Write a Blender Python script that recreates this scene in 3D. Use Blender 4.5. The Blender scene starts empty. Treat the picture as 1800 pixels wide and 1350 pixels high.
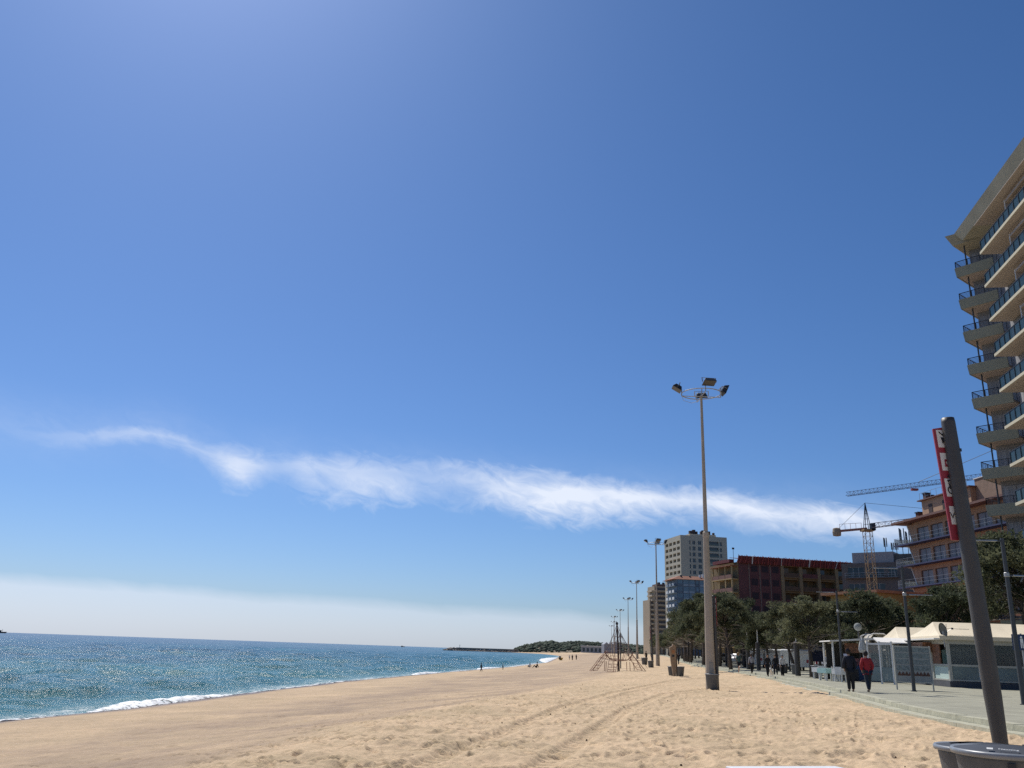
import bpy, bmesh, math, random
import numpy as np
from mathutils import Vector, Matrix, noise as mnoise

# ------------------------------------------------------------------ camera, world, sun, exposure
scene = bpy.context.scene
COL = scene.collection
H = 1.6
PITCH, ROLL, F = math.radians(17.2), math.radians(1.98), 1508.0
_f = Vector((0, math.cos(PITCH), math.sin(PITCH)))
_r0, _u0 = Vector((1, 0, 0)), Vector((0, -math.sin(PITCH), math.cos(PITCH)))
_r = _r0 * math.cos(ROLL) + _u0 * math.sin(ROLL)
_u = -_r0 * math.sin(ROLL) + _u0 * math.cos(ROLL)
cam_d = bpy.data.cameras.new('camera')
cam = bpy.data.objects.new('camera', cam_d)
COL.objects.link(cam)
cam.matrix_world = Matrix(((_r.x, _u.x, -_f.x, 0), (_r.y, _u.y, -_f.y, 0), (_r.z, _u.z, -_f.z, H), (0, 0, 0, 1)))
cam_d.sensor_width = 36
cam_d.lens = F / 1800 * 36
cam_d.clip_start = 0.1
cam_d.clip_end = 40000
scene.camera = cam

def ray(u, v):
    return _f + _r * ((u - 900) / F) + _u * ((675 - v) / F)
def at(u, v, Y):            # surveyed point seen at pixel u, v and lying Y metres ahead
    d = ray(u, v); return Vector((0, 0, H)) + d * (Y / d.y)
def atz(u, v, z):           # surveyed point on the level z
    d = ray(u, v); return Vector((0, 0, H)) + d * ((z - H) / d.z)
def azel(u, v):
    d = ray(u, v); return math.atan2(d.x, d.y), math.atan2(d.z, math.hypot(d.x, d.y))

SUN_AZ, SUN_EL = math.radians(-28), math.radians(52.8)
sd = Vector((math.sin(SUN_AZ) * math.cos(SUN_EL), math.cos(SUN_AZ) * math.cos(SUN_EL), math.sin(SUN_EL)))
sun_l = bpy.data.lights.new('sun', 'SUN')
sun_l.energy = 4.0
sun_l.angle = math.radians(0.5)
sun_l.color = (1.0, 0.95, 0.87)
sun = bpy.data.objects.new('sun', sun_l)
COL.objects.link(sun)
sun.rotation_euler = sd.to_track_quat('Z', 'Y').to_euler()

scene.view_settings.view_transform = 'Standard'
scene.view_settings.look = 'None'
scene.view_settings.exposure = 0.2
scene.view_settings.gamma = 1
scene.cycles.use_denoising = False
scene.cycles.sample_clamp_direct = 5.0
scene.cycles.sample_clamp_indirect = 3.0
scene.cycles.max_bounces = 6
scene.cycles.diffuse_bounces = 3
scene.cycles.transparent_max_bounces = 8

world = bpy.data.worlds.new('World')
scene.world = world
world.use_nodes = True
wt = world.node_tree
wt.nodes.clear()
def N(t, kind, **kw):
    n = t.nodes.new(kind)
    for k, v in kw.items():
        if k.startswith('i_'):
            n.inputs[int(k[2:])].default_value = v
        else:
            setattr(n, k, v)
    return n
def M(t, op, a, b=None, c=None, clamp=False):
    n = t.nodes.new('ShaderNodeMath'); n.operation = op; n.use_clamp = clamp
    for i, x in enumerate((a, b, c)):
        if x is None: continue
        if isinstance(x, (int, float)): n.inputs[i].default_value = x
        else: t.links.new(x, n.inputs[i])
    return n.outputs[0]
def build_world():
    t = wt; L = t.links.new
    out = N(t, 'ShaderNodeOutputWorld'); bg = N(t, 'ShaderNodeBackground')
    bg.inputs[1].default_value = 0.1
    sky = N(t, 'ShaderNodeTexSky', sky_type='NISHITA')
    sky.sun_disc = False
    sky.sun_elevation = SUN_EL
    sky.sun_rotation = SUN_AZ
    sky.air_density = 1.0; sky.dust_density = 0.6; sky.ozone_density = 2.6; sky.altitude = 0
    ss = N(t, 'ShaderNodeSeparateColor'); tint = N(t, 'ShaderNodeCombineColor'); L(sky.outputs[0], ss.inputs[0])
    for i, (k, g) in enumerate(((0.285, 1.25), (0.450, 1.14), (0.560, 1.15))):
        v = M(t, 'MULTIPLY', M(t, 'POWER', ss.outputs[i], g), k)
        if i == 2: v = M(t, 'MULTIPLY_ADD', gch, 0.17, v)
        else: gch = v
        L(v, tint.inputs[i])
    tc = N(t, 'ShaderNodeTexCoord'); sep = N(t, 'ShaderNodeSeparateXYZ')
    L(tc.outputs['Generated'], sep.inputs[0])
    az = M(t, 'ARCTAN2', sep.outputs[0], sep.outputs[1])
    el = M(t, 'ARCSINE', sep.outputs[2])
    azd = M(t, 'MULTIPLY', az, 57.2958); eld = M(t, 'MULTIPLY', el, 57.2958)
    def curve(pts, ylo, yhi):      # a function of azimuth in degrees, -60..60
        fc = N(t, 'ShaderNodeFloatCurve')
        c = fc.mapping.curves[0]
        P = [((a + 60) / 120, (y - ylo) / (yhi - ylo)) for a, y in pts]
        c.points[0].location = (0, P[0][1]); c.points[1].location = (1, P[-1][1])
        for p in P: c.points.new(*p)
        fc.mapping.update()
        x = M(t, 'MULTIPLY_ADD', azd, 1 / 120, 0.5, clamp=True)
        L(x, fc.inputs[1])
        return M(t, 'MULTIPLY_ADD', fc.outputs[0], yhi - ylo, ylo)
    def dg(u, v):
        a, e = azel(u, v); return math.degrees(a), math.degrees(e)
    band = [dg(u, v) for u, v in ((-60, 735), (120, 765), (280, 765), (360, 795), (430, 815), (488, 815), (530, 820), (620, 830), (800, 842), (1000, 868), (1180, 878), (1330, 895), (1480, 912), (1640, 935))]
    thick = [0.7, 0.9, 0.8, 1.0, 1.9, 1.2, 1.7, 1.9, 1.7, 1.9, 1.4, 1.5, 1.35, 1.2]
    dens = [0.16, 0.24, 0.45, 0.42, 1.0, 0.55, 1.0, 1.1, 1.2, 1.2, 1.1, 1.1, 1.0, 0.7]
    cen = curve(band, 0, 25)
    wid = curve([(b[0], w) for b, w in zip(band, thick)], 0, 3)
    den = curve([(b[0], w) for b, w in zip(band, dens)], 0, 1.2)
    # small domain: wisps are stretched along the band and droop to the lower left
    comb = N(t, 'ShaderNodeCombineXYZ')
    L(M(t, 'MULTIPLY_ADD', eld, 0.5, M(t, 'MULTIPLY', azd, 0.7)), comb.inputs[0])
    L(M(t, 'MULTIPLY', eld, 1.15), comb.inputs[1])
    def fbm(scale, detail, rough, dist=0.0, off=0.0):
        n = N(t, 'ShaderNodeTexNoise')
        n.inputs['Scale'].default_value = scale; n.inputs['Detail'].default_value = detail
        n.inputs['Roughness'].default_value = rough; n.inputs['Distortion'].default_value = dist
        if off:
            ad = N(t, 'ShaderNodeVectorMath'); ad.inputs[1].default_value = (off, off * 2, 3)
            L(comb.outputs[0], ad.inputs[0]); L(ad.outputs[0], n.inputs['Vector'])
        else:
            L(comb.outputs[0], n.inputs['Vector'])
        return n.outputs[0]
    n1 = fbm(0.28, 6, 0.58, 0.5); n2 = fbm(0.85, 9, 0.62, 0.9, 7); n3 = fbm(0.16, 3, 0.5, 0.2, 21)
    e = M(t, 'SUBTRACT', eld, cen)
    e = M(t, 'ADD', e, M(t, 'MULTIPLY', M(t, 'SUBTRACT', n1, 0.5), 1.3))
    up = M(t, 'GREATER_THAN', e, 0)
    half = M(t, 'MULTIPLY', wid, M(t, 'MULTIPLY_ADD', up, -0.42, 1.25))   # sharper above, drooping below
    D = M(t, 'SUBTRACT', 1.0, M(t, 'DIVIDE', M(t, 'ABSOLUTE', e), half))
    D = M(t, 'ADD', D, M(t, 'MULTIPLY', M(t, 'SUBTRACT', n2, 0.5), 1.15))
    D = M(t, 'MULTIPLY', D, 1.05, clamp=True)
    D = M(t, 'MULTIPLY', M(t, 'POWER', D, 1.25), den)
    D = M(t, 'MULTIPLY', D, M(t, 'MULTIPLY_ADD', n3, 2.6, -0.35, clamp=True))
    D = M(t, 'MULTIPLY', D, 0.96, clamp=True)
    # faint veil above and around the band
    v1 = M(t, 'SUBTRACT', 1.0, M(t, 'DIVIDE', M(t, 'ABSOLUTE', M(t, 'SUBTRACT', e, 0.2)), 3.2), clamp=True)
    veil = M(t, 'MULTIPLY', M(t, 'MULTIPLY', v1, v1), M(t, 'MULTIPLY', n2, 0.22))
    # low bank of thin cloud over the sea horizon
    bank = [dg(u, v) for u, v in ((-60, 1008), (100, 1022), (300, 1035), (520, 1052), (760, 1068), (1000, 1080), (1120, 1092), (1400, 1110))]
    bc = curve(bank, -2, 8)
    bd = curve([(b[0], w) for b, w in zip(bank, (0.54, 0.53, 0.5, 0.46, 0.42, 0.38, 0.3, 0.25))], 0, 1)
    eb = M(t, 'ADD', M(t, 'SUBTRACT', bc, eld), M(t, 'MULTIPLY', M(t, 'SUBTRACT', n1, 0.5), 0.9))
    bk = M(t, 'MULTIPLY', M(t, 'MULTIPLY_ADD', eb, 1.3, 0.45, clamp=True), bd)
    tot = M(t, 'MAXIMUM', M(t, 'MAXIMUM', D, veil), bk)
    mx = N(t, 'ShaderNodeMix', data_type='RGBA')
    L(tot, mx.inputs[0]); L(tint.outputs[0], mx.inputs[6])
    mx.inputs[7].default_value = (6.9, 7.5, 8.7, 1)
    L(mx.outputs[2], bg.inputs[0]); L(bg.outputs[0], out.inputs[0])
build_world()

# ------------------------------------------------------------------ helpers
random.seed(5)
RNG = np.random.default_rng(11)
PI = math.pi
class MB:
    def __init__(s): s.v = []; s.f = []
    def quad(s, a, b, c, d):
        n = len(s.v); s.v += [tuple(a), tuple(b), tuple(c), tuple(d)]; s.f.append((n, n + 1, n + 2, n + 3)); return s
    def tri(s, a, b, c):
        n = len(s.v); s.v += [tuple(a), tuple(b), tuple(c)]; s.f.append((n, n + 1, n + 2)); return s
    def hexa(s, P):        # 4 bottom ccw, 4 top ccw
        n = len(s.v); s.v += [tuple(p) for p in P]
        s.f += [(n + 3, n + 2, n + 1, n), (n + 4, n + 5, n + 6, n + 7)] + [(n + i, n + (i + 1) % 4, n + 4 + (i + 1) % 4, n + 4 + i) for i in range(4)]; return s
    def box(s, x0, x1, y0, y1, z0, z1):
        return s.hexa([(x0, y0, z0), (x1, y0, z0), (x1, y1, z0), (x0, y1, z0), (x0, y0, z1), (x1, y0, z1), (x1, y1, z1), (x0, y1, z1)])
    def prism(s, poly, z0, z1, splay=0, top=None):
        n = len(s.v); k = len(poly); top = top or poly
        s.v += [(p[0], p[1], z0) for p in poly] + [(p[0], p[1], z1) for p in top]
        s.f.append(tuple(n + i for i in reversed(range(k)))); s.f.append(tuple(n + k + i for i in range(k)))
        s.f += [(n + i, n + (i + 1) % k, n + k + (i + 1) % k, n + k + i) for i in range(k)]; return s
    def bar(s, a, b, w, h=None):   # square bar between two points
        a, b = Vector(a), Vector(b); h = h or w
        d = (b - a); d = d.normalized() if d.length > 1e-6 else Vector((0, 0, 1))
        q = d.cross(Vector((0, 0, 1)));  q = q.normalized() if q.length > 1e-3 else Vector((1, 0, 0))
        r = q.cross(d).normalized(); q *= w / 2; r *= h / 2
        return s.hexa([a - q - r, a + q - r, a + q + r, a - q + r, b - q - r, b + q - r, b + q + r, b - q + r])
    def tube(s, P, R, k=8, cap=True):
        P = [Vector(p) for p in P]; n0 = len(s.v)
        if isinstance(R, (int, float)): R = [R] * len(P)
        ref = Vector((0.31, 0.95, 0.05))
        for i, p in enumerate(P):
            d = (P[min(i + 1, len(P) - 1)] - P[max(i - 1, 0)]).normalized()
            a = d.cross(ref)
            if a.length < 0.05: a = d.cross(Vector((1, 0, 0)))
            a.normalize(); b = d.cross(a)
            for j in range(k):
                t = 2 * PI * j / k; s.v.append(tuple(p + (a * math.cos(t) + b * math.sin(t)) * R[i]))
        for i in range(len(P) - 1):
            for j in range(k):
                s.f.append((n0 + i * k + j, n0 + i * k + (j + 1) % k, n0 + (i + 1) * k + (j + 1) % k, n0 + (i + 1) * k + j))
        if cap:
            s.f.append(tuple(n0 + j for j in reversed(range(k)))); e = n0 + (len(P) - 1) * k
            s.f.append(tuple(e + j for j in range(k)))
        return s
    def lathe(s, prof, k=20, c=(0, 0, 0), sx=1, sy=1):   # [(r, z)]
        n0 = len(s.v)
        for r, z in prof:
            for j in range(k):
                t = 2 * PI * j / k; s.v.append((c[0] + r * sx * math.cos(t), c[1] + r * sy * math.sin(t), c[2] + z))
        for i in range(len(prof) - 1):
            for j in range(k):
                s.f.append((n0 + i * k + j, n0 + i * k + (j + 1) % k, n0 + (i + 1) * k + (j + 1) % k, n0 + (i + 1) * k + j))
        s.f.append(tuple(n0 + j for j in reversed(range(k)))); e = n0 + (len(prof) - 1) * k
        s.f.append(tuple(e + j for j in range(k))); return s
    def ball(s, c, r, k=10, sx=1, sy=1, sz=1):
        pr = [(max(0.002, r * math.sin(PI * i / k)), -r * sz * math.cos(PI * i / k)) for i in range(k + 1)]
        return s.lathe(pr, k + 4, c, sx, sy)
    def build(s, name, mat, parent=None, smooth=False, bevel=0):
        me = bpy.data.meshes.new(name); me.from_pydata(s.v, [], s.f); me.update()
        if smooth: me.polygons.foreach_set('use_smooth', [True] * len(me.polygons)); me.update()
        if mat: me.materials.append(mat)
        o = bpy.data.objects.new(name, me); COL.objects.link(o)
        if parent: o.parent = parent
        if bevel:
            b = o.modifiers.new('bevel', 'BEVEL'); b.width = bevel; b.segments = 2; b.limit_method = 'ANGLE'
        return o
def tag(o, label=None, cat=None, group=None, kind=None):
    if label: o['label'] = label
    if cat: o['category'] = cat
    if group: o['group'] = group
    if kind: o['kind'] = kind
    return o
def thing(name, label, cat, loc=(0, 0, 0), rz=0, group=None):
    o = bpy.data.objects.new(name, None); COL.objects.link(o)
    o.empty_display_size = 0.3; o.location = loc; o.rotation_euler = (0, 0, rz)
    return tag(o, label, cat, group)
def kids(o): return [c for c in bpy.data.objects if c.parent == o]
def dup(root, loc, rz=None, label=None, scale=None, group=None, tree=None):
    r = root.copy(); COL.objects.link(r); r.location = loc
    if rz is not None: r.rotation_euler = (0, 0, rz)
    if scale: r.scale = scale if isinstance(scale, tuple) else (scale,) * 3
    if label: r['label'] = label
    if group: r['group'] = group
    def rec(a, b):
        for ch in (kids(a) if tree is None else tree.get(a.name, [])):
            c = ch.copy(); COL.objects.link(c); c.parent = b; rec(ch, c)
    rec(root, r); return r
def tree_of(root):
    d = {}
    def rec(o):
        d[o.name] = kids(o)
        for c in d[o.name]: rec(c)
    rec(root); return d
def cp(o, parent, loc=None, rot=None):
    c = o.copy(); COL.objects.link(c); c.parent = parent
    if loc is not None: c.location = loc
    if rot is not None: c.rotation_euler = rot
    return c
def npmesh(name, V, Fq, mat, smooth=False, parent=None):
    me = bpy.data.meshes.new(name); V = np.asarray(V, np.float32); Fq = np.asarray(Fq, np.int32)
    k = Fq.shape[1]; n = len(Fq)
    me.vertices.add(len(V)); me.vertices.foreach_set('co', V.ravel())
    me.loops.add(n * k); me.loops.foreach_set('vertex_index', Fq.ravel())
    me.polygons.add(n); me.polygons.foreach_set('loop_start', np.arange(0, n * k, k, dtype=np.int32))
    if smooth: me.polygons.foreach_set('use_smooth', np.ones(n, bool))
    me.update(calc_edges=True); me.validate()
    if mat: me.materials.append(mat)
    o = bpy.data.objects.new(name, me); COL.objects.link(o)
    if parent: o.parent = parent
    return o

MC = {}
def mat(name, col, rough=0.7, var=0.15, scale=3.0, metal=0.0, bump=0.0, bscale=30, spec=0.5, trans=0, alpha=1, emit=0, stain=0.0, stcol=None, coord='Object', detail=5, stretch=None):
    if name in MC: return MC[name]
    m = bpy.data.materials.new(name); m.use_nodes = True; t = m.node_tree; L = t.links.new
    b = t.nodes['Principled BSDF']
    b.inputs['Roughness'].default_value = rough; b.inputs['Metallic'].default_value = metal
    b.inputs['Specular IOR Level'].default_value = spec
    tc = N(t, 'ShaderNodeTexCoord'); co = tc.outputs[coord]
    if stretch:
        mp = N(t, 'ShaderNodeMapping'); mp.inputs['Scale'].default_value = stretch
        L(co, mp.inputs[0]); co = mp.outputs[0]
    n = N(t, 'ShaderNodeTexNoise'); n.inputs['Scale'].default_value = scale; n.inputs['Detail'].default_value = detail; n.inputs['Roughness'].default_value = 0.6
    L(co, n.inputs['Vector'])
    r = N(t, 'ShaderNodeValToRGB'); c = np.array(col)
    r.color_ramp.elements[0].position = 0.3; r.color_ramp.elements[1].position = 0.7
    r.color_ramp.elements[0].color = (*np.clip(c * (1 - var), 0, 1), 1); r.color_ramp.elements[1].color = (*np.clip(c * (1 + var), 0, 1), 1)
    L(n.outputs[0], r.inputs[0]); cout = r.outputs[0]
    if stain:
        n2 = N(t, 'ShaderNodeTexNoise'); n2.inputs['Scale'].default_value = scale * 0.27; n2.inputs['Detail'].default_value = 8; n2.inputs['Roughness'].default_value = 0.7
        mp2 = N(t, 'ShaderNodeMapping'); mp2.inputs['Scale'].default_value = (1, 1, 0.25); L(tc.outputs['Object'], mp2.inputs[0]); L(mp2.outputs[0], n2.inputs['Vector'])
        mr = M(t, 'MULTIPLY_ADD', n2.outputs[0], 4.0, -2.0, clamp=True); mr = M(t, 'MULTIPLY', mr, stain)
        mx = N(t, 'ShaderNodeMix', data_type='RGBA'); L(mr, mx.inputs[0]); L(cout, mx.inputs[6])
        mx.inputs[7].default_value = (*(stcol or tuple(c * 0.5)), 1); cout = mx.outputs[2]
    L(cout, b.inputs['Base Color'])
    if bump:
        nb = N(t, 'ShaderNodeTexNoise'); nb.inputs['Scale'].default_value = bscale; nb.inputs['Detail'].default_value = 6
        L(co, nb.inputs['Vector']); bp = N(t, 'ShaderNodeBump'); bp.inputs['Strength'].default_value = bump; bp.inputs['Distance'].default_value = 0.02
        L(nb.outputs[0], bp.inputs['Height']); L(bp.outputs[0], b.inputs['Normal'])
    if trans: b.inputs['Transmission Weight'].default_value = trans
    if alpha < 1: b.inputs['Alpha'].default_value = alpha
    MC[name] = m; return m

def sstep(a, b, x):
    t = np.clip((np.asarray(x, float) - a) / (b - a), 0, 1); return t * t * (3 - 2 * t)
class Noise2:   # vectorised value noise for heights
    def __init__(s, seed): s.t = np.random.default_rng(seed).random((256, 256))
    def __call__(s, x, y):
        xi = np.floor(x).astype(int); yi = np.floor(y).astype(int); fx = x - xi; fy = y - yi
        fx = fx * fx * (3 - 2 * fx); fy = fy * fy * (3 - 2 * fy); g = lambda a, b: s.t[a & 255, b & 255]
        return (g(xi, yi) * (1 - fx) + g(xi + 1, yi) * fx) * (1 - fy) + (g(xi, yi + 1) * (1 - fx) + g(xi + 1, yi + 1) * fx) * fy - 0.5
NA, NB_, NC_ = Noise2(1), Noise2(2), Noise2(3)

# ------------------------------------------------------------------ terrain profile
KX = ((-60, 10.2), (0, 10.6), (14, 11.0), (19.4, 11.15), (24.3, 11.55), (28.4, 12.3), (41.4, 15.2), (49.3, 16.9), (58, 18.3), (70, 20.1), (80, 21.2), (91, 22.1), (110, 24.2), (140, 28.5), (193, 37), (260, 48), (400, 67), (600, 95), (1000, 140), (2000, 250))
SX = ((-60, -28), (0, -24), (39, -21.1), (47.3, -19.6), (62.4, -18.6), (91, -16), (136, -8.8), (200, 2.2), (290, 14), (540, 33), (700, 44), (850, 48), (1085, 45), (1160, 30), (1200, 8), (1260, -10), (1400, -30), (2000, -60))
BX = ((-60, -5), (0, -4.5), (12.2, -3.6), (15, -3.05), (21.3, -2.4), (28.5, -0.6), (46.5, 3.4), (65, 8.4), (90, 12.5), (119, 16), (193, 24), (260, 31), (400, 45), (600, 70), (1000, 100), (2000, 150))
RZ = ((0, 0), (55, 0), (85, .1), (119, .22), (193, .6), (260, .95), (338, 1.25), (405, 1.38), (3000, 1.4))
def tab(T, y): return np.interp(y, [a for a, _ in T], [b for _, b in T])
SEA_Z = -2.0
def base_z(x, y):
    x = np.asarray(x, float); y = np.asarray(y, float)
    k, b, s, r = tab(KX, y), tab(BX, y), tab(SX, y), tab(RZ, y)
    up = r + 0.17 * sstep(-4, -0.2, x - k)
    t = np.clip((x - s) / np.maximum(b - s, 1), -3, 1)
    lo = np.where(t > 0, SEA_Z + (r - SEA_Z) * (0.62 * t + 0.38 * t ** 3), SEA_Z + 9 * t)
    z = np.where(x > b, up, np.maximum(lo, -8))
    land = (x > k + 0.5)
    return np.where(land, -0.05 + r * 0.9, z)
PROM = 0.40
def prom_z(y): return PROM + tab(RZ, y) * 0.95
def gz(x, y): return float(base_z(x, y))

TR = [[(700, 1362), (730, 1350), (830, 1311), (905, 1281), (985, 1246), (1080, 1217), (1180, 1197), (1290, 1189)],
      [(925, 1362), (960, 1345), (1010, 1311), (1062, 1276), (1112, 1243), (1170, 1219), (1260, 1209), (1330, 1206)]]
def build_sand():
    az = np.concatenate([np.linspace(-179, -50, 60, endpoint=False), np.linspace(-50, -34, 60, endpoint=False), np.linspace(-34, 38, 1150, endpoint=False), np.linspace(38, 50, 60, endpoint=False), np.linspace(50, 179, 60)])
    rr = [0.8]
    while rr[-1] < 9: rr.append(rr[-1] * 1.03)
    while rr[-1] < 70: rr.append(rr[-1] * 1.0042)
    while rr[-1] < 2600: rr.append(rr[-1] * 1.012)
    rr = np.array(rr); A, R = np.meshgrid(np.radians(az), rr)
    X = R * np.sin(A); Y = R * np.cos(A)
    Z = base_z(X, Y)
    on = sstep(0.0, 0.6, tab(KX, Y) - X)             # sand only, not under the pavement
    dry = sstep(-1.5, 1.5, X - tab(BX, Y)); wet = 1 - sstep(0.5, 4, X - tab(SX, Y))
    # footprints and ripples
    n = 0.10 * NA(X * 1.1, Y * 0.9) + 0.075 * NB_(X * 2.6, Y * 2.2) + 0.055 * NC_(X * 5.7 + 9, Y * 5.1) + 0.028 * NA(X * 12, Y * 11)
    foot = -0.09 * np.clip(NB_(X * 3.3 + 40, Y * 3.1) * 2 - 0.25, 0, 1) ** 1.0
    fade = 1 / (1 + (R / 120) ** 2)
    ZN = on * (1 - wet) * ((n + foot) * (0.55 + 0.45 * dry) * 0.85 + 0.10 * NC_(X / 6, Y / 6) * dry + 0.12 * NA(X / 13 + 5, Y / 13)) * fade
    # two wheel tracks of one vehicle
    m = (R < 90) & (R > 9) & (np.abs(A) < 0.7); G = np.zeros_like(Z)
    xs, ys = X[m], Y[m]; zz = np.zeros_like(xs); gg = np.zeros_like(xs)
    for T in TR:
        P = [atz(u, v, 0.0) for u, v in T]; P = np.array([(p.x, p.y) for p in P])
        best = np.full(xs.shape, 99.0); along = np.zeros(xs.shape); acc = 0
        for a, b in zip(P[:-1], P[1:]):
            d = b - a; Ld = np.hypot(*d); t = np.clip(((xs - a[0]) * d[0] + (ys - a[1]) * d[1]) / Ld ** 2, 0, 1)
            ds = np.hypot(xs - a[0] - t * d[0], ys - a[1] - t * d[1]); c = ds < best
            best = np.where(c, ds, best); along = np.where(c, acc + t * Ld, along); acc += Ld
        groove = np.exp(-(best / 0.19) ** 4); gg = np.maximum(gg, np.exp(-(best / 0.42) ** 4))
        zz += -0.05 * groove + 0.028 * np.exp(-((best - 0.30) / 0.09) ** 2) + 0.022 * groove * np.sign(np.sin(along * 2 * PI / 0.33)) + 0.012 * np.exp(-((best - 0.38) / 0.16) ** 2) * np.sin(along * 2 * PI / 0.33)
    G[m] = gg; Z = Z + ZN * (1 - 0.8 * G); Z[m] += zz
    # trails of footprints
    azr = np.radians(az); rf = random.Random(3)
    def stamp(x, y, th):
        r0, a0 = math.hypot(x, y), math.atan2(x, y)
        if r0 < 10 or r0 > 60 or x > tab(KX, y) - .6: return
        i0, i1 = np.searchsorted(rr, (r0 - .3, r0 + .3)); j0, j1 = np.searchsorted(azr, (a0 - .3 / r0, a0 + .3 / r0))
        if i1 <= i0 or j1 <= j0: return
        dx, dy = X[i0:i1, j0:j1] - x, Y[i0:i1, j0:j1] - y; u = (dx * math.cos(th) + dy * math.sin(th)) / .16; v = (-dx * math.sin(th) + dy * math.cos(th)) / .075; q = np.sqrt(u * u + v * v)
        Z[i0:i1, j0:j1] += -0.055 * np.exp(-q ** 4) + 0.02 * np.exp(-((q - 1.45) / .35) ** 2)
    for k in range(46):
        y = rf.uniform(11, 46); x = rf.uniform(-4, 10); th = rf.choice((1.45, 1.7, 1.2, 2.2, .5, 2.8)) + rf.uniform(-.35, .35)
        for st in range(rf.randint(10, 34)):
            th += rf.uniform(-.06, .06); x += .66 * math.cos(th); y += .66 * math.sin(th); sgn = 1 if st % 2 else -1
            stamp(x - math.sin(th) * .1 * sgn, y + math.cos(th) * .1 * sgn, th + rf.uniform(-.15, .15))
    for k in range(1500): stamp(rf.uniform(-5, 11), 10 + 40 * rf.random() ** 1.3, rf.uniform(0, 3.14))
    nr, nc = X.shape; V = np.stack([X, Y, Z], -1).reshape(-1, 3)
    i = np.arange(nr - 1)[:, None] * nc + np.arange(nc - 1)[None, :]
    Q = np.stack([i, i + 1, i + nc + 1, i + nc], -1).reshape(-1, 4)[:, ::-1]
    o = npmesh('beach_sand', V, Q, None, True)
    m = bpy.data.materials.new('sand'); m.use_nodes = True; t = m.node_tree; L = t.links.new
    b = t.nodes['Principled BSDF']; b.inputs['Roughness'].default_value = 0.95; b.inputs['Specular IOR Level'].default_value = 0.15
    g = N(t, 'ShaderNodeNewGeometry'); pos = g.outputs['Position']
    def nz(scale, det=6, ro=0.6):
        n = N(t, 'ShaderNodeTexNoise'); n.inputs['Scale'].default_value = scale; n.inputs['Detail'].default_value = det; n.inputs['Roughness'].default_value = ro
        L(pos, n.inputs['Vector']); return n.outputs[0]
    r = N(t, 'ShaderNodeValToRGB'); r.color_ramp.elements[0].position = 0.36; r.color_ramp.elements[1].position = 0.60
    r.color_ramp.elements[0].color = (0.39, 0.305, 0.19, 1); r.color_ramp.elements[1].color = (0.66, 0.485, 0.315, 1)
    L(M(t, 'MULTIPLY_ADD', nz(0.35, 4), 0.35, M(t, 'MULTIPLY', M(t, 'ADD', nz(14, 5, .75), nz(3.5, 5, .7)), 0.325)), r.inputs[0])
    at_ = N(t, 'ShaderNodeAttribute', attribute_name='zone')
    sp = N(t, 'ShaderNodeSeparateColor'); L(at_.outputs['Color'], sp.inputs[0])
    mx = N(t, 'ShaderNodeMix', data_type='RGBA'); L(M(t, 'MULTIPLY', sp.outputs[0], M(t, 'MULTIPLY_ADD', nz(0.22, 8, .7), 3.4, -1.1, clamp=True)), mx.inputs[0]); L(r.outputs[0], mx.inputs[6])
    mx.inputs[7].default_value = (0.34, 0.255, 0.185, 1)
    mw = N(t, 'ShaderNodeMix', data_type='RGBA'); L(sp.outputs[1], mw.inputs[0]); L(mx.outputs[2], mw.inputs[6]); mw.inputs[7].default_value = (0.17, 0.11, 0.07, 1)
    # coarse dark grains and bits
    vo = N(t, 'ShaderNodeTexVoronoi'); vo.inputs['Scale'].default_value = 5.0; L(pos, vo.inputs['Vector'])
    spk = M(t, 'MULTIPLY', M(t, 'LESS_THAN', vo.outputs['Distance'], 0.09), M(t, 'GREATER_THAN', nz(1.1, 3), 0.54))
    ms = N(t, 'ShaderNodeMix', data_type='RGBA'); L(M(t, 'MULTIPLY', spk, 0.55), ms.inputs[0]); L(mw.outputs[2], ms.inputs[6]); ms.inputs[7].default_value = (0.09, 0.06, 0.04, 1)
    mi = N(t, 'ShaderNodeMix', data_type='RGBA'); L(sp.outputs[2], mi.inputs[0]); L(ms.outputs[2], mi.inputs[6]); mi.inputs[7].default_value = (0.10, 0.09, 0.075, 1)
    L(mi.outputs[2], b.inputs['Base Color'])
    L(M(t, 'MULTIPLY_ADD', sp.outputs[1], -0.6, 0.95), b.inputs['Roughness'])
    bp = N(t, 'ShaderNodeBump'); bp.inputs['Strength'].default_value = 0.9; bp.inputs['Distance'].default_value = 0.035
    L(M(t, 'ADD', M(t, 'MULTIPLY', nz(9, 5), 0.6), M(t, 'MULTIPLY', nz(60, 3), 0.35)), bp.inputs['Height']); L(bp.outputs[0], b.inputs['Normal'])
    o.data.materials.append(m)
    b_, s_ = tab(BX, Y), tab(SX, Y)
    zone = sstep(0.2, -2.2, X - b_ + 1.2 * NA(X / 3, Y / 5)) * (0.35 + 0.65 * sstep(6, 11, X - s_))
    zone = np.where(R > 900, 0, zone); wetv = 1 - sstep(0.4, 1.6, X - s_ + 0.8 * NB_(X / 2, Y / 4))
    ca = o.data.color_attributes.new('zone', 'FLOAT_COLOR', 'POINT')
    c = np.zeros((X.size, 4), np.float32); c[:, 0] = zone.ravel(); c[:, 1] = wetv.ravel(); c[:, 2] = ((X > tab(KX, Y) + 2) & (Y < 900)).ravel(); c[:, 3] = 1
    ca.data.foreach_set('color', c.ravel())
    tag(o, kind='structure')
build_sand()

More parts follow.
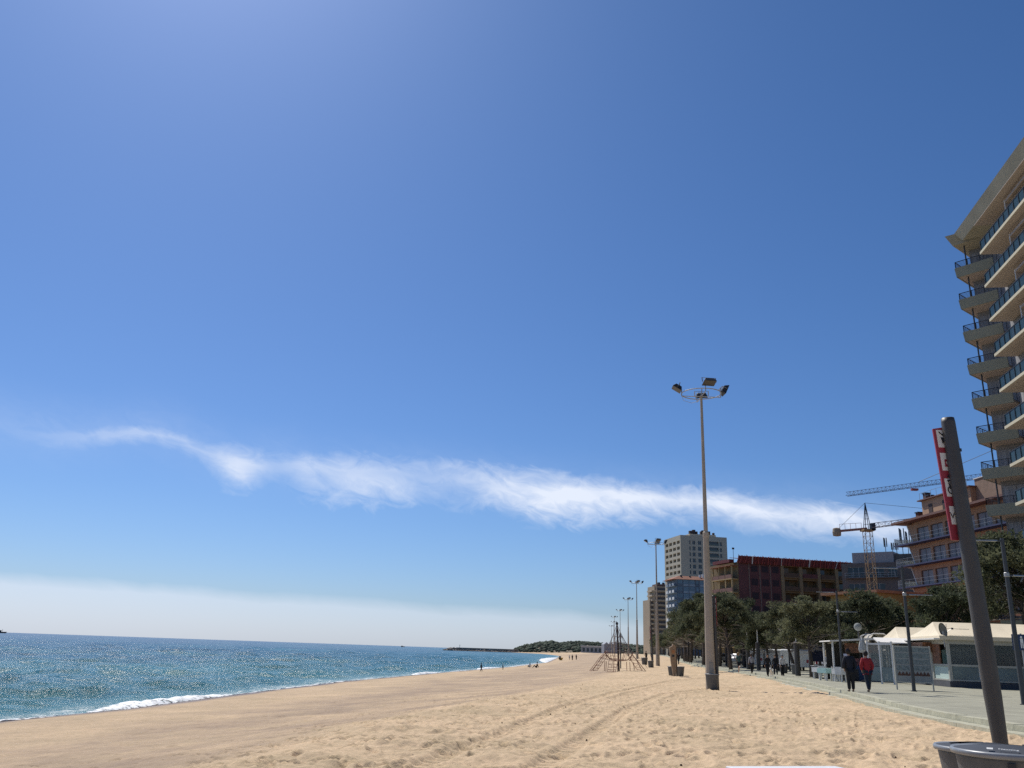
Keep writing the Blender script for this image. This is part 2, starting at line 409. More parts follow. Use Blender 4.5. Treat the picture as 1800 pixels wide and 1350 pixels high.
def build_sea():
    az = np.radians(np.linspace(-75, 14, 1300)); rr = [12.0]
    while rr[-1] < 300: rr.append(rr[-1] * 1.006)
    while rr[-1] < 14000: rr.append(rr[-1] * 1.012)
    rr = np.array(rr); A, R = np.meshgrid(az, rr); X = R * np.sin(A); Y = R * np.cos(A)
    sp = R * 0.012; Z = np.full(X.shape, SEA_Z)
    rg = np.random.default_rng(4)
    for _ in range(34):
        lam = 10 ** rg.uniform(-0.15, 1.25); th = math.radians(60 + rg.normal(0, 32)); k = 2 * PI / lam
        amp = 0.0085 * lam ** 0.9 * rg.uniform(.6, 1.3)
        ph = k * (X * math.cos(th) + Y * math.sin(th)) + rg.uniform(0, 6.28) + 1.5 * NA(X / (lam * 4), Y / (lam * 4))
        Z += amp * (np.sin(ph) + 0.25 * np.sin(2 * ph)) * np.clip(1.6 - sp / lam * 2, 0.0, 1)
    depth = tab(SX, Y) - X; Z = SEA_Z + (Z - SEA_Z) * sstep(-1, 9, depth)
    nr, nc = X.shape; V = np.stack([X, Y, Z], -1).reshape(-1, 3)
    i = np.arange(nr - 1)[:, None] * nc + np.arange(nc - 1)[None, :]
    Q = np.stack([i, i + 1, i + nc + 1, i + nc], -1).reshape(-1, 4)[:, ::-1]
    o = npmesh('sea_water', V, Q, None, True)
    m = bpy.data.materials.new('sea'); m.use_nodes = True; t = m.node_tree; L = t.links.new
    b = t.nodes['Principled BSDF']; b.inputs['Roughness'].default_value = 0.2; b.inputs['IOR'].default_value = 1.33
    b.inputs['Specular IOR Level'].default_value = 0.30
    g = N(t, 'ShaderNodeNewGeometry'); pos = g.outputs['Position']
    sx = N(t, 'ShaderNodeSeparateXYZ'); L(pos, sx.inputs[0])
    def nz(scale, det=6, ro=0.6, st=None):
        n = N(t, 'ShaderNodeTexNoise'); n.inputs['Scale'].default_value = scale; n.inputs['Detail'].default_value = det; n.inputs['Roughness'].default_value = ro
        mp = N(t, 'ShaderNodeMapping'); mp.inputs['Scale'].default_value = st or (1, 1, 1); mp.inputs['Rotation'].default_value = (0, 0, 0.35); L(pos, mp.inputs[0]); L(mp.outputs[0], n.inputs['Vector']); return n.outputs[0]
    at_ = N(t, 'ShaderNodeAttribute', attribute_name='depth')
    cr = N(t, 'ShaderNodeValToRGB'); e = cr.color_ramp.elements
    e[0].position = 0.0; e[0].color = (0.09, 0.20, 0.18, 1); e[1].position = 1.0; e[1].color = (0.030, 0.030, 0.062, 1)
    for p, c in ((0.08, (0.008, 0.115, 0.12)), (0.3, (0.004, 0.085, 0.105)), (0.6, (0.012, 0.050, 0.085))):
        x = e.new(p); x.color = (*c, 1)
    sc_ = N(t, 'ShaderNodeSeparateColor'); L(at_.outputs['Color'], sc_.inputs[0])
    L(M(t, 'ADD', sc_.outputs[0], M(t, 'MULTIPLY', M(t, 'SUBTRACT', nz(0.03, 4, .6, (1, 0.5, 1)), 0.5), 0.35), clamp=True), cr.inputs[0])
    # pale sandy-bottom bands
    pb = N(t, 'ShaderNodeMix', data_type='RGBA'); L(M(t, 'MULTIPLY', M(t, 'MULTIPLY_ADD', nz(0.016, 4, .6, (1, 0.35, 1)), 6, -3.25, clamp=True), 0.55), pb.inputs[0]); L(cr.outputs[0], pb.inputs[6]); pb.inputs[7].default_value = (0.05, 0.24, 0.23, 1)
    # small whitecaps and foam near the edge
    fm = M(t, 'MULTIPLY', sc_.outputs[1], M(t, 'MULTIPLY_ADD', nz(1.6, 7, .75), 7, -3.4, clamp=True))
    wf = N(t, 'ShaderNodeMix', data_type='RGBA'); L(fm, wf.inputs[0]); L(pb.outputs[2], wf.inputs[6]); wf.inputs[7].default_value = (0.8, 0.83, 0.83, 1)
    L(wf.outputs[2], b.inputs['Base Color'])
    L(M(t, 'MULTIPLY_ADD', fm, 0.6, 0.2), b.inputs['Roughness'])
    bp = N(t, 'ShaderNodeBump'); bp.inputs['Strength'].default_value = 1.0; bp.inputs['Distance'].default_value = 1.0
    patch = M(t, 'MULTIPLY_ADD', nz(0.045, 5, .65, (1, 0.4, 1)), 3.6, -1.15, clamp=True)
    hgt = M(t, 'ADD', M(t, 'MULTIPLY', nz(0.55, 3, .6, (1, 0.6, 1)), 0.55), M(t, 'MULTIPLY', M(t, 'MULTIPLY_ADD', patch, 0.62, 0.34), M(t, 'ADD', M(t, 'MULTIPLY', nz(2.1, 4, .65), 0.30), M(t, 'MULTIPLY', nz(8, 3, .6), 0.042))))
    L(hgt, bp.inputs['Height']); L(bp.outputs[0], b.inputs['Normal'])
    o.data.materials.append(m)
    ca = o.data.color_attributes.new('depth', 'FLOAT_COLOR', 'POINT'); c = np.zeros((X.size, 4), np.float32)
    c[:, 0] = np.clip(np.log(np.clip(depth, 1, 4000)) / math.log(4000), 0, 1).ravel() ** 1.6
    c[:, 1] = (1 - sstep(0.3, 3.0 + 2 * NA(X / 9, Y / 9), depth)).ravel(); c[:, 3] = 1
    ca.data.foreach_set('color', c.ravel()); tag(o, kind='structure')
build_sea()

# breaking waves on the shore
foam_m = mat('foam', (0.86, 0.88, 0.88), 0.7, 0.08, 6, bump=0.8, bscale=8)
def lacy():
    t = foam_m.node_tree; b = t.nodes['Principled BSDF']; g = N(t, 'ShaderNodeNewGeometry'); n = N(t, 'ShaderNodeTexNoise'); n.inputs['Scale'].default_value = 1.9; n.inputs['Detail'].default_value = 9; n.inputs['Roughness'].default_value = .75
    t.links.new(g.outputs['Position'], n.inputs['Vector']); t.links.new(M(t, 'MULTIPLY_ADD', n.outputs[0], 9, -3.4, clamp=True), b.inputs['Alpha'])
lacy()
def build_foam():
    segs = [(44.5, 63, 0.2, 2.0), (20, 43, 0.10, 0.7), (118, 134, 0.2, 1.6), (160, 186, 0.2, 1.6), (285, 540, 0.4, 6.0), (61, 118, 0.04, 0.3), (186, 285, 0.08, 0.8), (134, 160, 0.06, 0.5)]
    V = []; Q = []
    for y0, y1, h, w in segs:
        n = max(30, int((y1 - y0) / (0.18 if y1 < 70 else 0.8 if y1 < 300 else 3))); k = 9; b0 = len(V)
        for i in range(n + 1):
            t = i / n; y = y0 + (y1 - y0) * t; env = min(1, t * 3.5, (1 - t) * 2.2) ** 0.7
            sx = float(tab(SX, y)); j1 = float(NA(np.array(y * 1.7), np.array(3.0))); j2 = float(NB_(np.array(y * 4.1), np.array(8.0)))
            ww = w * (env * (0.75 + 0.7 * j1) + 0.05) + 0.3 * j2 * env; hh = h * env * (1 + 0.6 * j2)
            for q in range(k):
                s = q / (k - 1); bz = hh * math.sin(PI * min(1, s * 1.15)) ** 0.8 if s < 0.87 else 0
                V.append((sx + 0.3 - ww * s + 0.12 * float(NC_(np.array(y * 6 + q), np.array(q * 3.3))), y, SEA_Z + 0.03 + bz + 0.05 * env * float(NA(np.array(y * 7 + q * 5), np.array(q * 2.1)))))
        for i in range(n):
            for q in range(k - 1):
                a = b0 + i * k + q; Q.append((a, a + 1, a + k + 1, a + k))
    o = npmesh('surf_foam', V, Q, foam_m, True); tag(o, kind='stuff', label='white surf foam breaking along the edge of the sand', cat='surf')
build_foam()

# ------------------------------------------------------------------ promenade with two kerb steps
pav_m = mat('pavement', (0.335, 0.325, 0.245), 0.85, 0.14, 1.2, bump=0.3, bscale=14, stain=0.35, stcol=(0.25, 0.24, 0.19), coord='Object')
def pav_joints():
    t = pav_m.node_tree; L = t.links.new; b = t.nodes['Principled BSDF']
    src = b.inputs['Base Color'].links[0].from_socket
    br = N(t, 'ShaderNodeTexBrick'); br.inputs['Scale'].default_value = 1.0; br.offset = 0.5
    br.inputs['Brick Width'].default_value = 1.2; br.inputs['Row Height'].default_value = 0.6; br.inputs['Mortar Size'].default_value = 0.012
    br.inputs['Color1'].default_value = (1, 1, 1, 1); br.inputs['Color2'].default_value = (.86, .86, .86, 1); br.inputs['Mortar'].default_value = (.45, .45, .42, 1)
    g = N(t, 'ShaderNodeNewGeometry'); L(g.outputs['Position'], br.inputs['Vector'])
    mx = N(t, 'ShaderNodeMix', data_type='RGBA', blend_type='MULTIPLY'); mx.inputs[0].default_value = 1
    L(src, mx.inputs[6]); L(br.outputs[0], mx.inputs[7]); L(mx.outputs[2], b.inputs['Base Color'])
pav_joints()
kerb_m = mat('kerb_stone', (0.42, 0.405, 0.30), 0.85, 0.2, 4, bump=0.4, bscale=20, stain=0.5, stcol=(0.20, 0.2, 0.15))
def strip(name, off0, off1, z0, z1, m, y0=-40, y1=900, step=None, gap=0, bevelw=0.0):
    B = MB(); y = y0
    while y < y1:
        st = step if (step and y < 70) else (1.0 if y < 60 else 4 if y < 200 else 25)
        ya, yb = y + (gap if st == step else 0), y + st
        P = [(float(tab(KX, ya)), ya), (float(tab(KX, yb)), yb)]
        c = [(P[0][0] + off0, P[0][1]), (P[0][0] + off1, P[0][1]), (P[1][0] + off1, P[1][1]), (P[1][0] + off0, P[1][1])]
        ra, rb = float(prom_z(ya)) - PROM, float(prom_z(yb)) - PROM
        j = random.uniform(-.006, .006) if gap else 0
        B.hexa([(c[0][0], c[0][1], z0 + ra), (c[1][0], c[1][1], z0 + ra), (c[2][0], c[2][1], z0 + rb), (c[3][0], c[3][1], z0 + rb),
                (c[0][0] + bevelw, c[0][1], z1 + ra + j), (c[1][0], c[1][1], z1 + ra + j), (c[2][0], c[2][1], z1 + rb + j), (c[3][0] + bevelw, c[3][1], z1 + rb + j)])
        y += st
    o = B.build(name, m); tag(o, kind='structure'); return o
strip('promenade_pavement', 0.32, 24.0, -0.1, PROM, pav_m)
strip('promenade_kerb_upper', 0.0, 0.316, 0.0, PROM + 0.004, kerb_m, step=1.0, gap=0.012, bevelw=0.02)
strip('promenade_kerb_lower', -0.42, -0.004, -0.1, PROM - 0.125, kerb_m, step=1.0, gap=0.012, bevelw=0.02)
strip('promenade_footing', -0.62, -0.424, -0.3, PROM - 0.245, mat('footing', (0.46, 0.45, 0.36), 0.9, 0.15, 3, bump=0.3), step=1.0)
# planted earth strip and town ground behind the promenade

# ------------------------------------------------------------------ far shore: headland, woods, breakwater
SIL = ((-0.5, 0.0), (0.7, 1.0), (1.4, 8), (2.1, 12.5), (2.7, 15), (3.1, 17.0), (3.6, 14.0), (4.2, 16.5), (5.0, 18.0), (5.8, 17), (6.6, 16.5), (7.6, 16), (9, 14), (12, 12), (16, 10))
def build_headland():
    az = np.radians(np.linspace(-0.6, 16, 170)); dd = np.linspace(1240, 1560, 26); A, D = np.meshgrid(az, dd)
    X = D * np.sin(A); Y = D * np.cos(A); s = np.interp(np.degrees(A), [a for a, _ in SIL], [h for _, h in SIL])
    t = np.clip((D - 1240) / 170, 0, 1); back = 1 - 0.7 * np.clip((D - 1430) / 130, 0, 1)
    Z = -2.5 + (s * 0.82 + 3.5) * np.sin(t * PI / 2) ** 0.8 * back + 1.2 * NA(X / 14, Y / 14) * np.clip(s / 8, 0, 1)
    nr, nc = X.shape; i = np.arange(nr - 1)[:, None] * nc + np.arange(nc - 1)[None, :]
    Q = np.stack([i, i + 1, i + nc + 1, i + nc], -1).reshape(-1, 4)[:, ::-1]
    hm = mat('headland_rock', (0.16, 0.13, 0.09), 0.95, 0.4, 0.06)
    tag(npmesh('headland_hill', np.stack([X, Y, Z], -1).reshape(-1, 3), Q, hm, True), kind='structure')
    # woods: thousands of small crown lumps over the slope
    ico = bmesh.new(); bmesh.ops.create_icosphere(ico, subdivisions=1, radius=1); iv = np.array([v.co[:] for v in ico.verts]); itf = np.array([[v.index for v in f.verts] for f in ico.faces]); ico.free()
    rg = np.random.default_rng(8); V = []; T = []; n = 0
    for _ in range(5200):
        a = rg.uniform(0.75, 15.5); d = rg.uniform(1250, 1480); r = rg.uniform(1.0, 2.6); s_ = np.interp(a, [q for q, _ in SIL], [h for _, h in SIL])
        if a < 2.0 and rg.random() < 0.55: continue
        if d < 1262 and rg.random() < 0.5: continue
        x, y = d * math.sin(math.radians(a)), d * math.cos(math.radians(a)); tt = np.clip((d - 1240) / 170, 0, 1)
        z = -2.5 + (s_ * 0.82 + 3.5) * math.sin(tt * PI / 2) ** 0.8 + r * 0.35
        v = iv * (r * rg.uniform(.9, 1.5), r, r * rg.uniform(.6, 1.0)) * (1 + 0.25 * rg.normal(size=(len(iv), 1))) + (x, y, z)
        V.append(v); T.append(itf + n); n += len(iv)
    wm = mat('far_wood', (0.045, 0.062, 0.038), 0.95, 0.45, 0.11)
    tag(npmesh('headland_woods', np.concatenate(V), np.concatenate(T), wm), kind='stuff', label='dark low wood covering the far headland', cat='wood')
    # rock breakwater running out to sea
    rm = mat('breakwater_rock', (0.34, 0.29, 0.24), 0.95, 0.35, 0.25, bump=0.6)
    t = thing('breakwater', 'long low rock breakwater reaching from the headland out to sea', 'breakwater', (20, 1215, SEA_Z))
    P0, P1 = Vector((0, 0, 0)), Vector((-95, -62, 0)); V = []; T = []; n = 0
    for k in range(1500):
        s_ = rg.random(); end = max(0, (s_ - 0.9) * 10); side = rg.normal() * (3.4 - 1.2 * end)
        c = P0.lerp(P1, s_); dirn = (P1 - P0).normalized(); pr = Vector((-dirn.y, dirn.x, 0)); c = c + pr * side
        hz = max(0.0, 3.7 - abs(side) * 0.75 + (0.5 if s_ > 0.84 and s_ < .97 else 0)) * (1 - 0.6 * end * end)
        z = rg.uniform(0, hz); r = rg.uniform(0.6, 1.25)
        V.append(iv * (r * 1.3, r, r * 0.75) * (1 + 0.22 * rg.normal(size=(len(iv), 1))) + (c.x, c.y, z)); T.append(itf + n); n += len(iv)
    npmesh('rock_mound', np.concatenate(V), np.concatenate(T), rm, False, t)
    B = MB(); d = (P1 - P0)
    B.bar(P0 + Vector((0, 0, 3.7)), P0 + d * 0.84 + Vector((0, 0, 3.5)), 3.0, 1.2)
    B.build('crest_wall', mat('crest', (0.28, 0.25, 0.22), 0.9, 0.2, 0.4), t)
    b = thing('harbour_beacon', 'thin harbour beacon post near the seaward end of the breakwater', 'beacon', tuple(Vector((20, 1215, SEA_Z)) + d * 0.80 + Vector((0, 0, 4.0))))
    MB().tube([(0, 0, 0), (0, 0, 2.6)], [0.35, 0.25], 8).build('post', mat('white_paint', (0.7, 0.7, 0.68), 0.5), b)
    MB().lathe([(0.45, 2.6), (0.5, 3.2), (0.1, 3.6)], 10).build('lantern', mat('green_paint', (0.03, 0.16, 0.08), 0.5), b)
build_headland()

# ------------------------------------------------------------------ materials
white_m = mat('white_paint', (0.7, 0.7, 0.68), 0.5)
lamp_pole_m = mat('lamp_pole', (0.42, 0.36, 0.285), 0.7, 0.1, 2, bump=0.15, stain=0.35, stcol=(0.22, 0.19, 0.15))
dark_metal = mat('dark_metal', (0.035, 0.038, 0.045), 0.45, 0.2, 5, metal=0.3)
grey_metal = mat('grey_metal', (0.065, 0.070, 0.074), 0.5, 0.12, 4, metal=0.3)
galv_m = mat('galvanised', (0.42, 0.42, 0.41), 0.45, 0.12, 8, metal=0.5)
glass_face = mat('lamp_glass', (0.03, 0.03, 0.035), 0.3, 0.1, 5)
glass_dark = mat('window_glass', (0.018, 0.026, 0.034), 0.12, 0.3, 0.7, spec=0.6)
bin_m = mat('bin_plastic', (0.095, 0.10, 0.105), 0.55, 0.14, 6, bump=0.1, stain=0.5, stcol=(0.19, 0.17, 0.145))
wood_m = mat('weathered_wood', (0.31, 0.225, 0.15), 0.85, 0.25, 5, bump=0.5, bscale=12, stretch=(3, 3, 0.4), stain=0.4, stcol=(0.13, 0.10, 0.08))

# ------------------------------------------------------------------ floodlight masts
def floodlight(parent, ang, r, z, tilt):
    o = thing('floodlight', None, None); o.parent = parent
    return o
def make_mast():
    t = thing('floodlight_mast', 'tall floodlight mast nearest the camera, with a litter bin at its foot', 'floodlight mast', group='floodlight masts along the beach')
    B = MB(); B.lathe([(0.27, -0.3), (0.265, 0.5), (0.20, 5.0), (0.155, 7.95), (0.15, 8.05)], 12); B.lathe([(0.125, 8.0), (0.12, 8.1), (0.07, 15.7), (0.075, 15.9)], 12)
    B.build('pole', lamp_pole_m, t, smooth=False)
    MB().lathe([(0.162, 7.85), (0.172, 7.87), (0.172, 8.1), (0.13, 8.16)], 12).build('collar', lamp_pole_m, t)
    MB().box(-0.10, 0.10, -0.285, -0.2, 0.9, 1.35).build('service_hatch', mat('hatch', (0.3, 0.28, 0.24), 0.6), t)
    R = 1.12; B = MB(); n = 28
    B.tube([(R * math.cos(2 * PI * i / n), R * math.sin(2 * PI * i / n), 16.02) for i in range(n + 1)], 0.028, 6, cap=False)
    for a in (0, PI / 2): B.tube([(-R * math.cos(a), -R * math.sin(a), 15.85), (R * math.cos(a), R * math.sin(a), 15.85)], 0.025, 6)
    for i in range(4):
        a = i * PI / 2; B.tube([(R * math.cos(a), R * math.sin(a), 15.85), (R * math.cos(a), R * math.sin(a), 16.25)], 0.025, 6)
    B.tube([(0, 0, 15.8), (0.05, 0, 16.35)], 0.03, 6)
    B.tube([(-R, 0, 15.85), (-R * .9, 0.05, 15.6), (-R * .5, 0, 15.45), (-0.1, 0, 15.6)], 0.012, 5)
    B.build('lamp_ring', galv_m, t)
    for i, (a, yaw, tilt) in enumerate(((PI, PI * 0.98, 0.55), (0, 0.05, 1.15), (PI / 2 - .25, PI / 2 - 0.2, 0.5), (-PI / 2 + .12, -PI / 2 + 0.1, 0.3))):
        c = Vector((R * math.cos(a), R * math.sin(a), 16.28)); d = Vector((math.cos(yaw), math.sin(yaw), 0))
        s = Vector((-d.y, d.x, 0)); f = (d * math.sin(tilt) * 1.0 + Vector((0, 0, -math.cos(tilt)))).normalized()   # aiming direction
        e = s.cross(f).normalized()
        def P(x, y, z): return c + d * 0.28 + s * x + e * y + f * z
        H_ = MB().hexa([P(-.24, -.16, -.20), P(.24, -.16, -.20), P(.24, .2, -.20), P(-.24, .2, -.20), P(-.36, -.27, 0.04), P(.36, -.27, 0.04), P(.36, .3, 0.04), P(-.36, .3, 0.04)])
        h = H_.build('floodlight', dark_metal, t, bevel=0.02)
        MB().hexa([P(-.34, -.25, .042), P(.34, -.25, .042), P(.34, .28, .042), P(-.34, .28, .042), P(-.34, -.25, .05), P(.34, -.25, .05), P(.34, .28, .05), P(-.34, .28, .05)]).build('lens', glass_face, h)
        Bk = MB()
        for sx in (-1, 1): Bk.bar(P(sx * .39, 0, -.02), P(sx * .39, 0, -.30), .05, .012)
        Bk.bar(P(-.41, 0, -.30), P(.41, 0, -.30), .05, .012); Bk.bar(P(0, 0, -.30), c, .05)
        Bk.build('bracket', galv_m, h)
    return t
mast = make_mast(); mast_tree = tree_of(mast)
MAST = [(10.86, 47.06), (20.5, 118.8), (28.98, 193.5), (36.45, 260.5), (44.3, 338.5), (50.4, 405.2), (58.2, 470.7), (66, 545)]
mast.location = (MAST[0][0], MAST[0][1], gz(*MAST[0]) - 0.05)
ml = ['second floodlight mast along the beach, just right of the leaning wooden totem', 'third floodlight mast along the beach, near the start of the pine row', 'fourth floodlight mast along the beach, right of the climbing net',
      'fifth floodlight mast along the beach, just right of the climbing net tip', 'sixth floodlight mast along the beach, seen just left of the climbing net tip', 'seventh floodlight mast, its head level with the climbing net tip', 'farthest small floodlight mast beyond the climbing net']
for (x, y), l in zip(MAST[1:], ml): dup(mast, (x, y, float(tab(RZ, y)) - 0.05), random.uniform(-.06, .06), l, tree=mast_tree)

# ------------------------------------------------------------------ litter bins
def make_bin(r=0.44, h=0.86, lid=True):
    t = thing('litter_bin', 'x', 'litter bin', group='litter bins on the beach')
    k = 32
    MB().lathe([(r * 0.70, 0), (r * 0.74, 0.03), (r * 0.95, h * 0.86), (r * 0.96, h * 0.9), (r * 0.93, h * 0.9), (r * 0.70, 0.1)], k).build('body', bin_m, t, smooth=True)
    MB().lathe([(r * 0.97, h * 0.885), (r * 1.03, h * 0.89), (r * 1.045, h * 0.925), (r * 1.02, h * 0.945), (r * 0.95, h * 0.93)], k).build('rim', mat('bin_rim', (0.23, 0.25, 0.275), 0.35, 0.1, 8), t, smooth=True)
    if lid:
        # shallow domed lid with a wide slot
        B = MB(); n = 40; rows = 7
        for i in range(rows + 1):
            q = i / rows
            for j in range(n):
                a = 2 * PI * j / n; rr = r * 0.985 * q; B.v.append((rr * math.cos(a), rr * math.sin(a), h * 0.935 + 0.045 * math.cos(q * PI / 2)))
        for i in range(rows):
            for j in range(n):
                x = (i + .5) / rows * r * math.cos(2 * PI * (j + .5) / n); y = (i + .5) / rows * r * math.sin(2 * PI * (j + .5) / n)
                if abs(x + 0.02) < r * 0.56 and 0.02 < y < r * 0.42: continue
                B.f.append((i * n + j, i * n + (j + 1) % n, (i + 1) * n + (j + 1) % n, (i + 1) * n + j))
        L = B.build('lid', mat('bin_lid', (0.042, 0.048, 0.060), 0.58, 0.15, 5, stain=0.25, stcol=(0.12, 0.115, 0.105)), t, smooth=True)
        MB().bar((r * .9, -.05, h * .96), (r * 1.02, -.05, h * .93), .06, .03).build('hinge', dark_metal, L)
        MB().box(-.03, .03, -r * 1.0, -r * .94, h * .80, h * .86).build('latch', dark_metal, t)
    return t
def text_obj(s, size, m, parent, loc, rot=(PI / 2, 0, 0), depth=0.002, name='lettering', align='CENTER', bold=0.0, sx=1):
    c = bpy.data.curves.new('txt', 'FONT'); c.body = s; c.size = size; c.extrude = depth; c.align_x = align; c.align_y = 'CENTER'; c.offset = bold
    o = bpy.data.objects.new('txt', c); COL.objects.link(o); bpy.context.view_layer.update()
    me = bpy.data.meshes.new_from_object(o.evaluated_get(bpy.context.evaluated_depsgraph_get())); bpy.data.objects.remove(o)
    me.materials.clear(); me.materials.append(m); n = bpy.data.objects.new(name, me); COL.objects.link(n)
    n.parent = parent; n.location = loc; n.rotation_euler = rot; n.scale = (sx, 1, 1); return n
bin0 = make_bin(); bin_tree = tree_of(bin0)
bin0.location = (4.70, 8.50, gz(4.70, 8.5) - .02); bin0['label'] = 'conical grey litter bin in front with white lettering on its dark lid'
bin0.rotation_euler = (0, 0, -0.50); bin0.scale = (1.09, 1.09, 1.10)
b2 = dup(bin0, (4.96, 9.42, gz(4.96, 9.4) - .02), 0.2, 'conical grey litter bin half hidden behind the one with lettering', tree=bin_tree)
b2.scale = (1.06, 1.06, 1.03)
lid = [c for c in kids(bin0) if c.name.startswith('lid')][0]
text_obj('Natusing', 0.046, white_m, lid, (-0.01, -0.345, 0.835), (0.22, 0, 0), 0.0012, sx=0.9)
text_obj('≡', 0.08, white_m, lid, (-0.145, -0.35, 0.834), (0.22, 0, 0), 0.0012, name='emblem', bold=0.004)
pot = make_bin(0.36, 0.80, False); pot_tree = tree_of(pot)
pot.location = (10.80, 46.45, gz(10.8, 46.4)); pot['label'] = 'open grey bin at the foot of the nearest floodlight mast'
for (u, v, y, s, l) in ((1196, 1185, 71.5, 0.95, 'grey bin just right of the leaning wooden totem'), (1181, 1184, 72.4, 0.92, 'grey bin mostly hidden behind the leaning wooden totem'),
                        (1144, 1172, 104, 1.0, 'small brownish bin beside the second sign pole'), (1133, 1166, 122, 1.25, 'wide low grey bin left of the second sign pole'),
                        (1399, 1184, 72.0, 1.05, 'dark bin standing in front of the tall grey column among the pines'), (1437, 1188, 61.5, 1.1, 'dark bin left of the white cafe tables'),
                        (1378, 1182, 76.0, 1.05, 'dark bin right of the group walking a white dog')):
    p = at(u, v, y); z = gz(p.x, p.y) if p.x < tab(KX, p.y) else float(prom_z(p.y)); dup(pot, (p.x, p.y, z), random.uniform(0, 3), l, s, tree=pot_tree)

# ------------------------------------------------------------------ sign poles (thick spindle post with red pictogram board)
pole_m = mat('sign_pole', (0.078, 0.074, 0.067), 0.5, 0.12, 5, metal=0.2, bump=0.15, bscale=60)
red_m = mat('sign_red', (0.33, 0.035, 0.055), 0.5, 0.08, 5); signwhite_m = mat('sign_white', (0.82, 0.82, 0.78), 0.5, 0.03, 5); black_m = mat('sign_black', (0.02, 0.02, 0.03), 0.6, 0.1, 5)
def make_signpole():
    t = thing('sign_pole', 'x', 'sign pole', group='sign poles with red pictogram boards')
    lean = Vector((-0.030, 0.02, 1))
    prof = [(0.075, -0.3), (0.08, 0.6), (0.10, 1.3), (0.102, 2.0), (0.098, 2.9), (0.092, 3.7), (0.086, 4.68), (0.08, 4.74)]
    MB().tube([tuple(lean * z) for _, z in prof], [r for r, _ in prof], 24).build('post', pole_m, t, smooth=True)
    x0, x1, yb = -0.315, -0.02, 0.13
    bd = MB().hexa([(x0 + .06, yb, 3.14), (x1, yb, 3.14), (x1, yb + .03, 3.14), (x0 + .06, yb + .03, 3.14), (x0 - .02, yb, 4.60), (x1, yb, 4.66), (x1, yb + .03, 4.66), (x0 - .02, yb + .03, 4.60)]).build('board', red_m, t, bevel=0.004)
    for z in (3.4, 4.3): MB().bar((-0.06, 0.02, z), (-0.10, yb, z), 0.04).build('clamp', dark_metal, t)
    Y = yb - 0.004
    def xl(z): return x0 + .06 - .08 * (z - 3.14) / 1.46 + 0.022
    for i, z in enumerate((3.34, 3.70, 4.04, 4.35)):
        a = xl(z); h = 0.235
        pn = MB().hexa([(a + .012, Y, z), (x1 - .01, Y, z), (x1 - .01, Y + .003, z), (a + .012, Y + .003, z), (a, Y, z + h), (x1 - .01, Y, z + h), (x1 - .01, Y + .003, z + h), (a, Y + .003, z + h)]).build('pictogram', signwhite_m, bd)
        yy = Y - 0.004
        if i == 0: text_obj('WC', 0.115, black_m, pn, (a + .10, yy, z + .11), depth=0.001)
        if i == 1:   # wheelchair user
            B = MB(); cx, cz = a + .085, z + .085
            B.tube([(cx + .052 * math.cos(q), yy, cz + .052 * math.sin(q)) for q in [PI * (.75 + 1.2 * k / 12) for k in range(13)]], .008, 5)
            B.ball((cx - .035, yy, z + .205), .016, 6); B.tube([(cx - .035, yy, z + .18), (cx - .02, yy, z + .10), (cx + .04, yy, z + .10), (cx + .075, yy, z + .03), (cx + .10, yy, z + .04)], .009, 5); B.tube([(cx - .03, yy, z + .145), (cx + .02, yy, z + .145)], .007, 5)
            B.build('symbol', black_m, pn)
        if i == 2: MB().box(a + .05, a + .16, yy, yy + .002, z + .05, z + .15).build('symbol', red_m, pn); text_obj('SOS', 0.045, signwhite_m, pn, (a + .10, yy - .003, z + .10), depth=0.001)
        if i == 3:   # shower head and spray
            B = MB(); B.tri((a + .03, yy, z + .20), (a + .055, yy, z + .195), (a + .10, yy, z + .13)); B.tri((a + .05, yy, z + .14), (a + .115, yy, z + .12), (a + .07, yy, z + .04)); B.tube([(a + .03, yy, z + .21), (a + .12, yy, z + .13)], .006, 5)
            B.build('symbol', black_m, pn)
    for z in (3.23, 3.96):
        a = xl(z) + .06; B = MB(); B.tube([(a, Y - .003, z), (a + .10, Y - .003, z)], .009, 5); B.tube([(a + .04, Y - .003, z + .035), (a, Y - .003, z), (a + .04, Y - .003, z - .035)], .009, 5); B.build('arrow', black_m, bd)
    return t
sp = make_signpole(); sp_tree = tree_of(sp)
sp.location = (5.93, 10.85, gz(5.9, 10.9) - .02); sp['label'] = 'thick leaning sign pole behind the lettered bin, red board showing WC'
dup(sp, (11.20, 47.0, gz(11.2, 47)), -0.9, 'sign pole standing right beside the nearest floodlight mast', tree=sp_tree)
q = at(1148, 1172, 106); dup(sp, (q.x, q.y, gz(q.x, q.y)), 0.5, 'far sign pole beside the small brownish bin', tree=sp_tree)

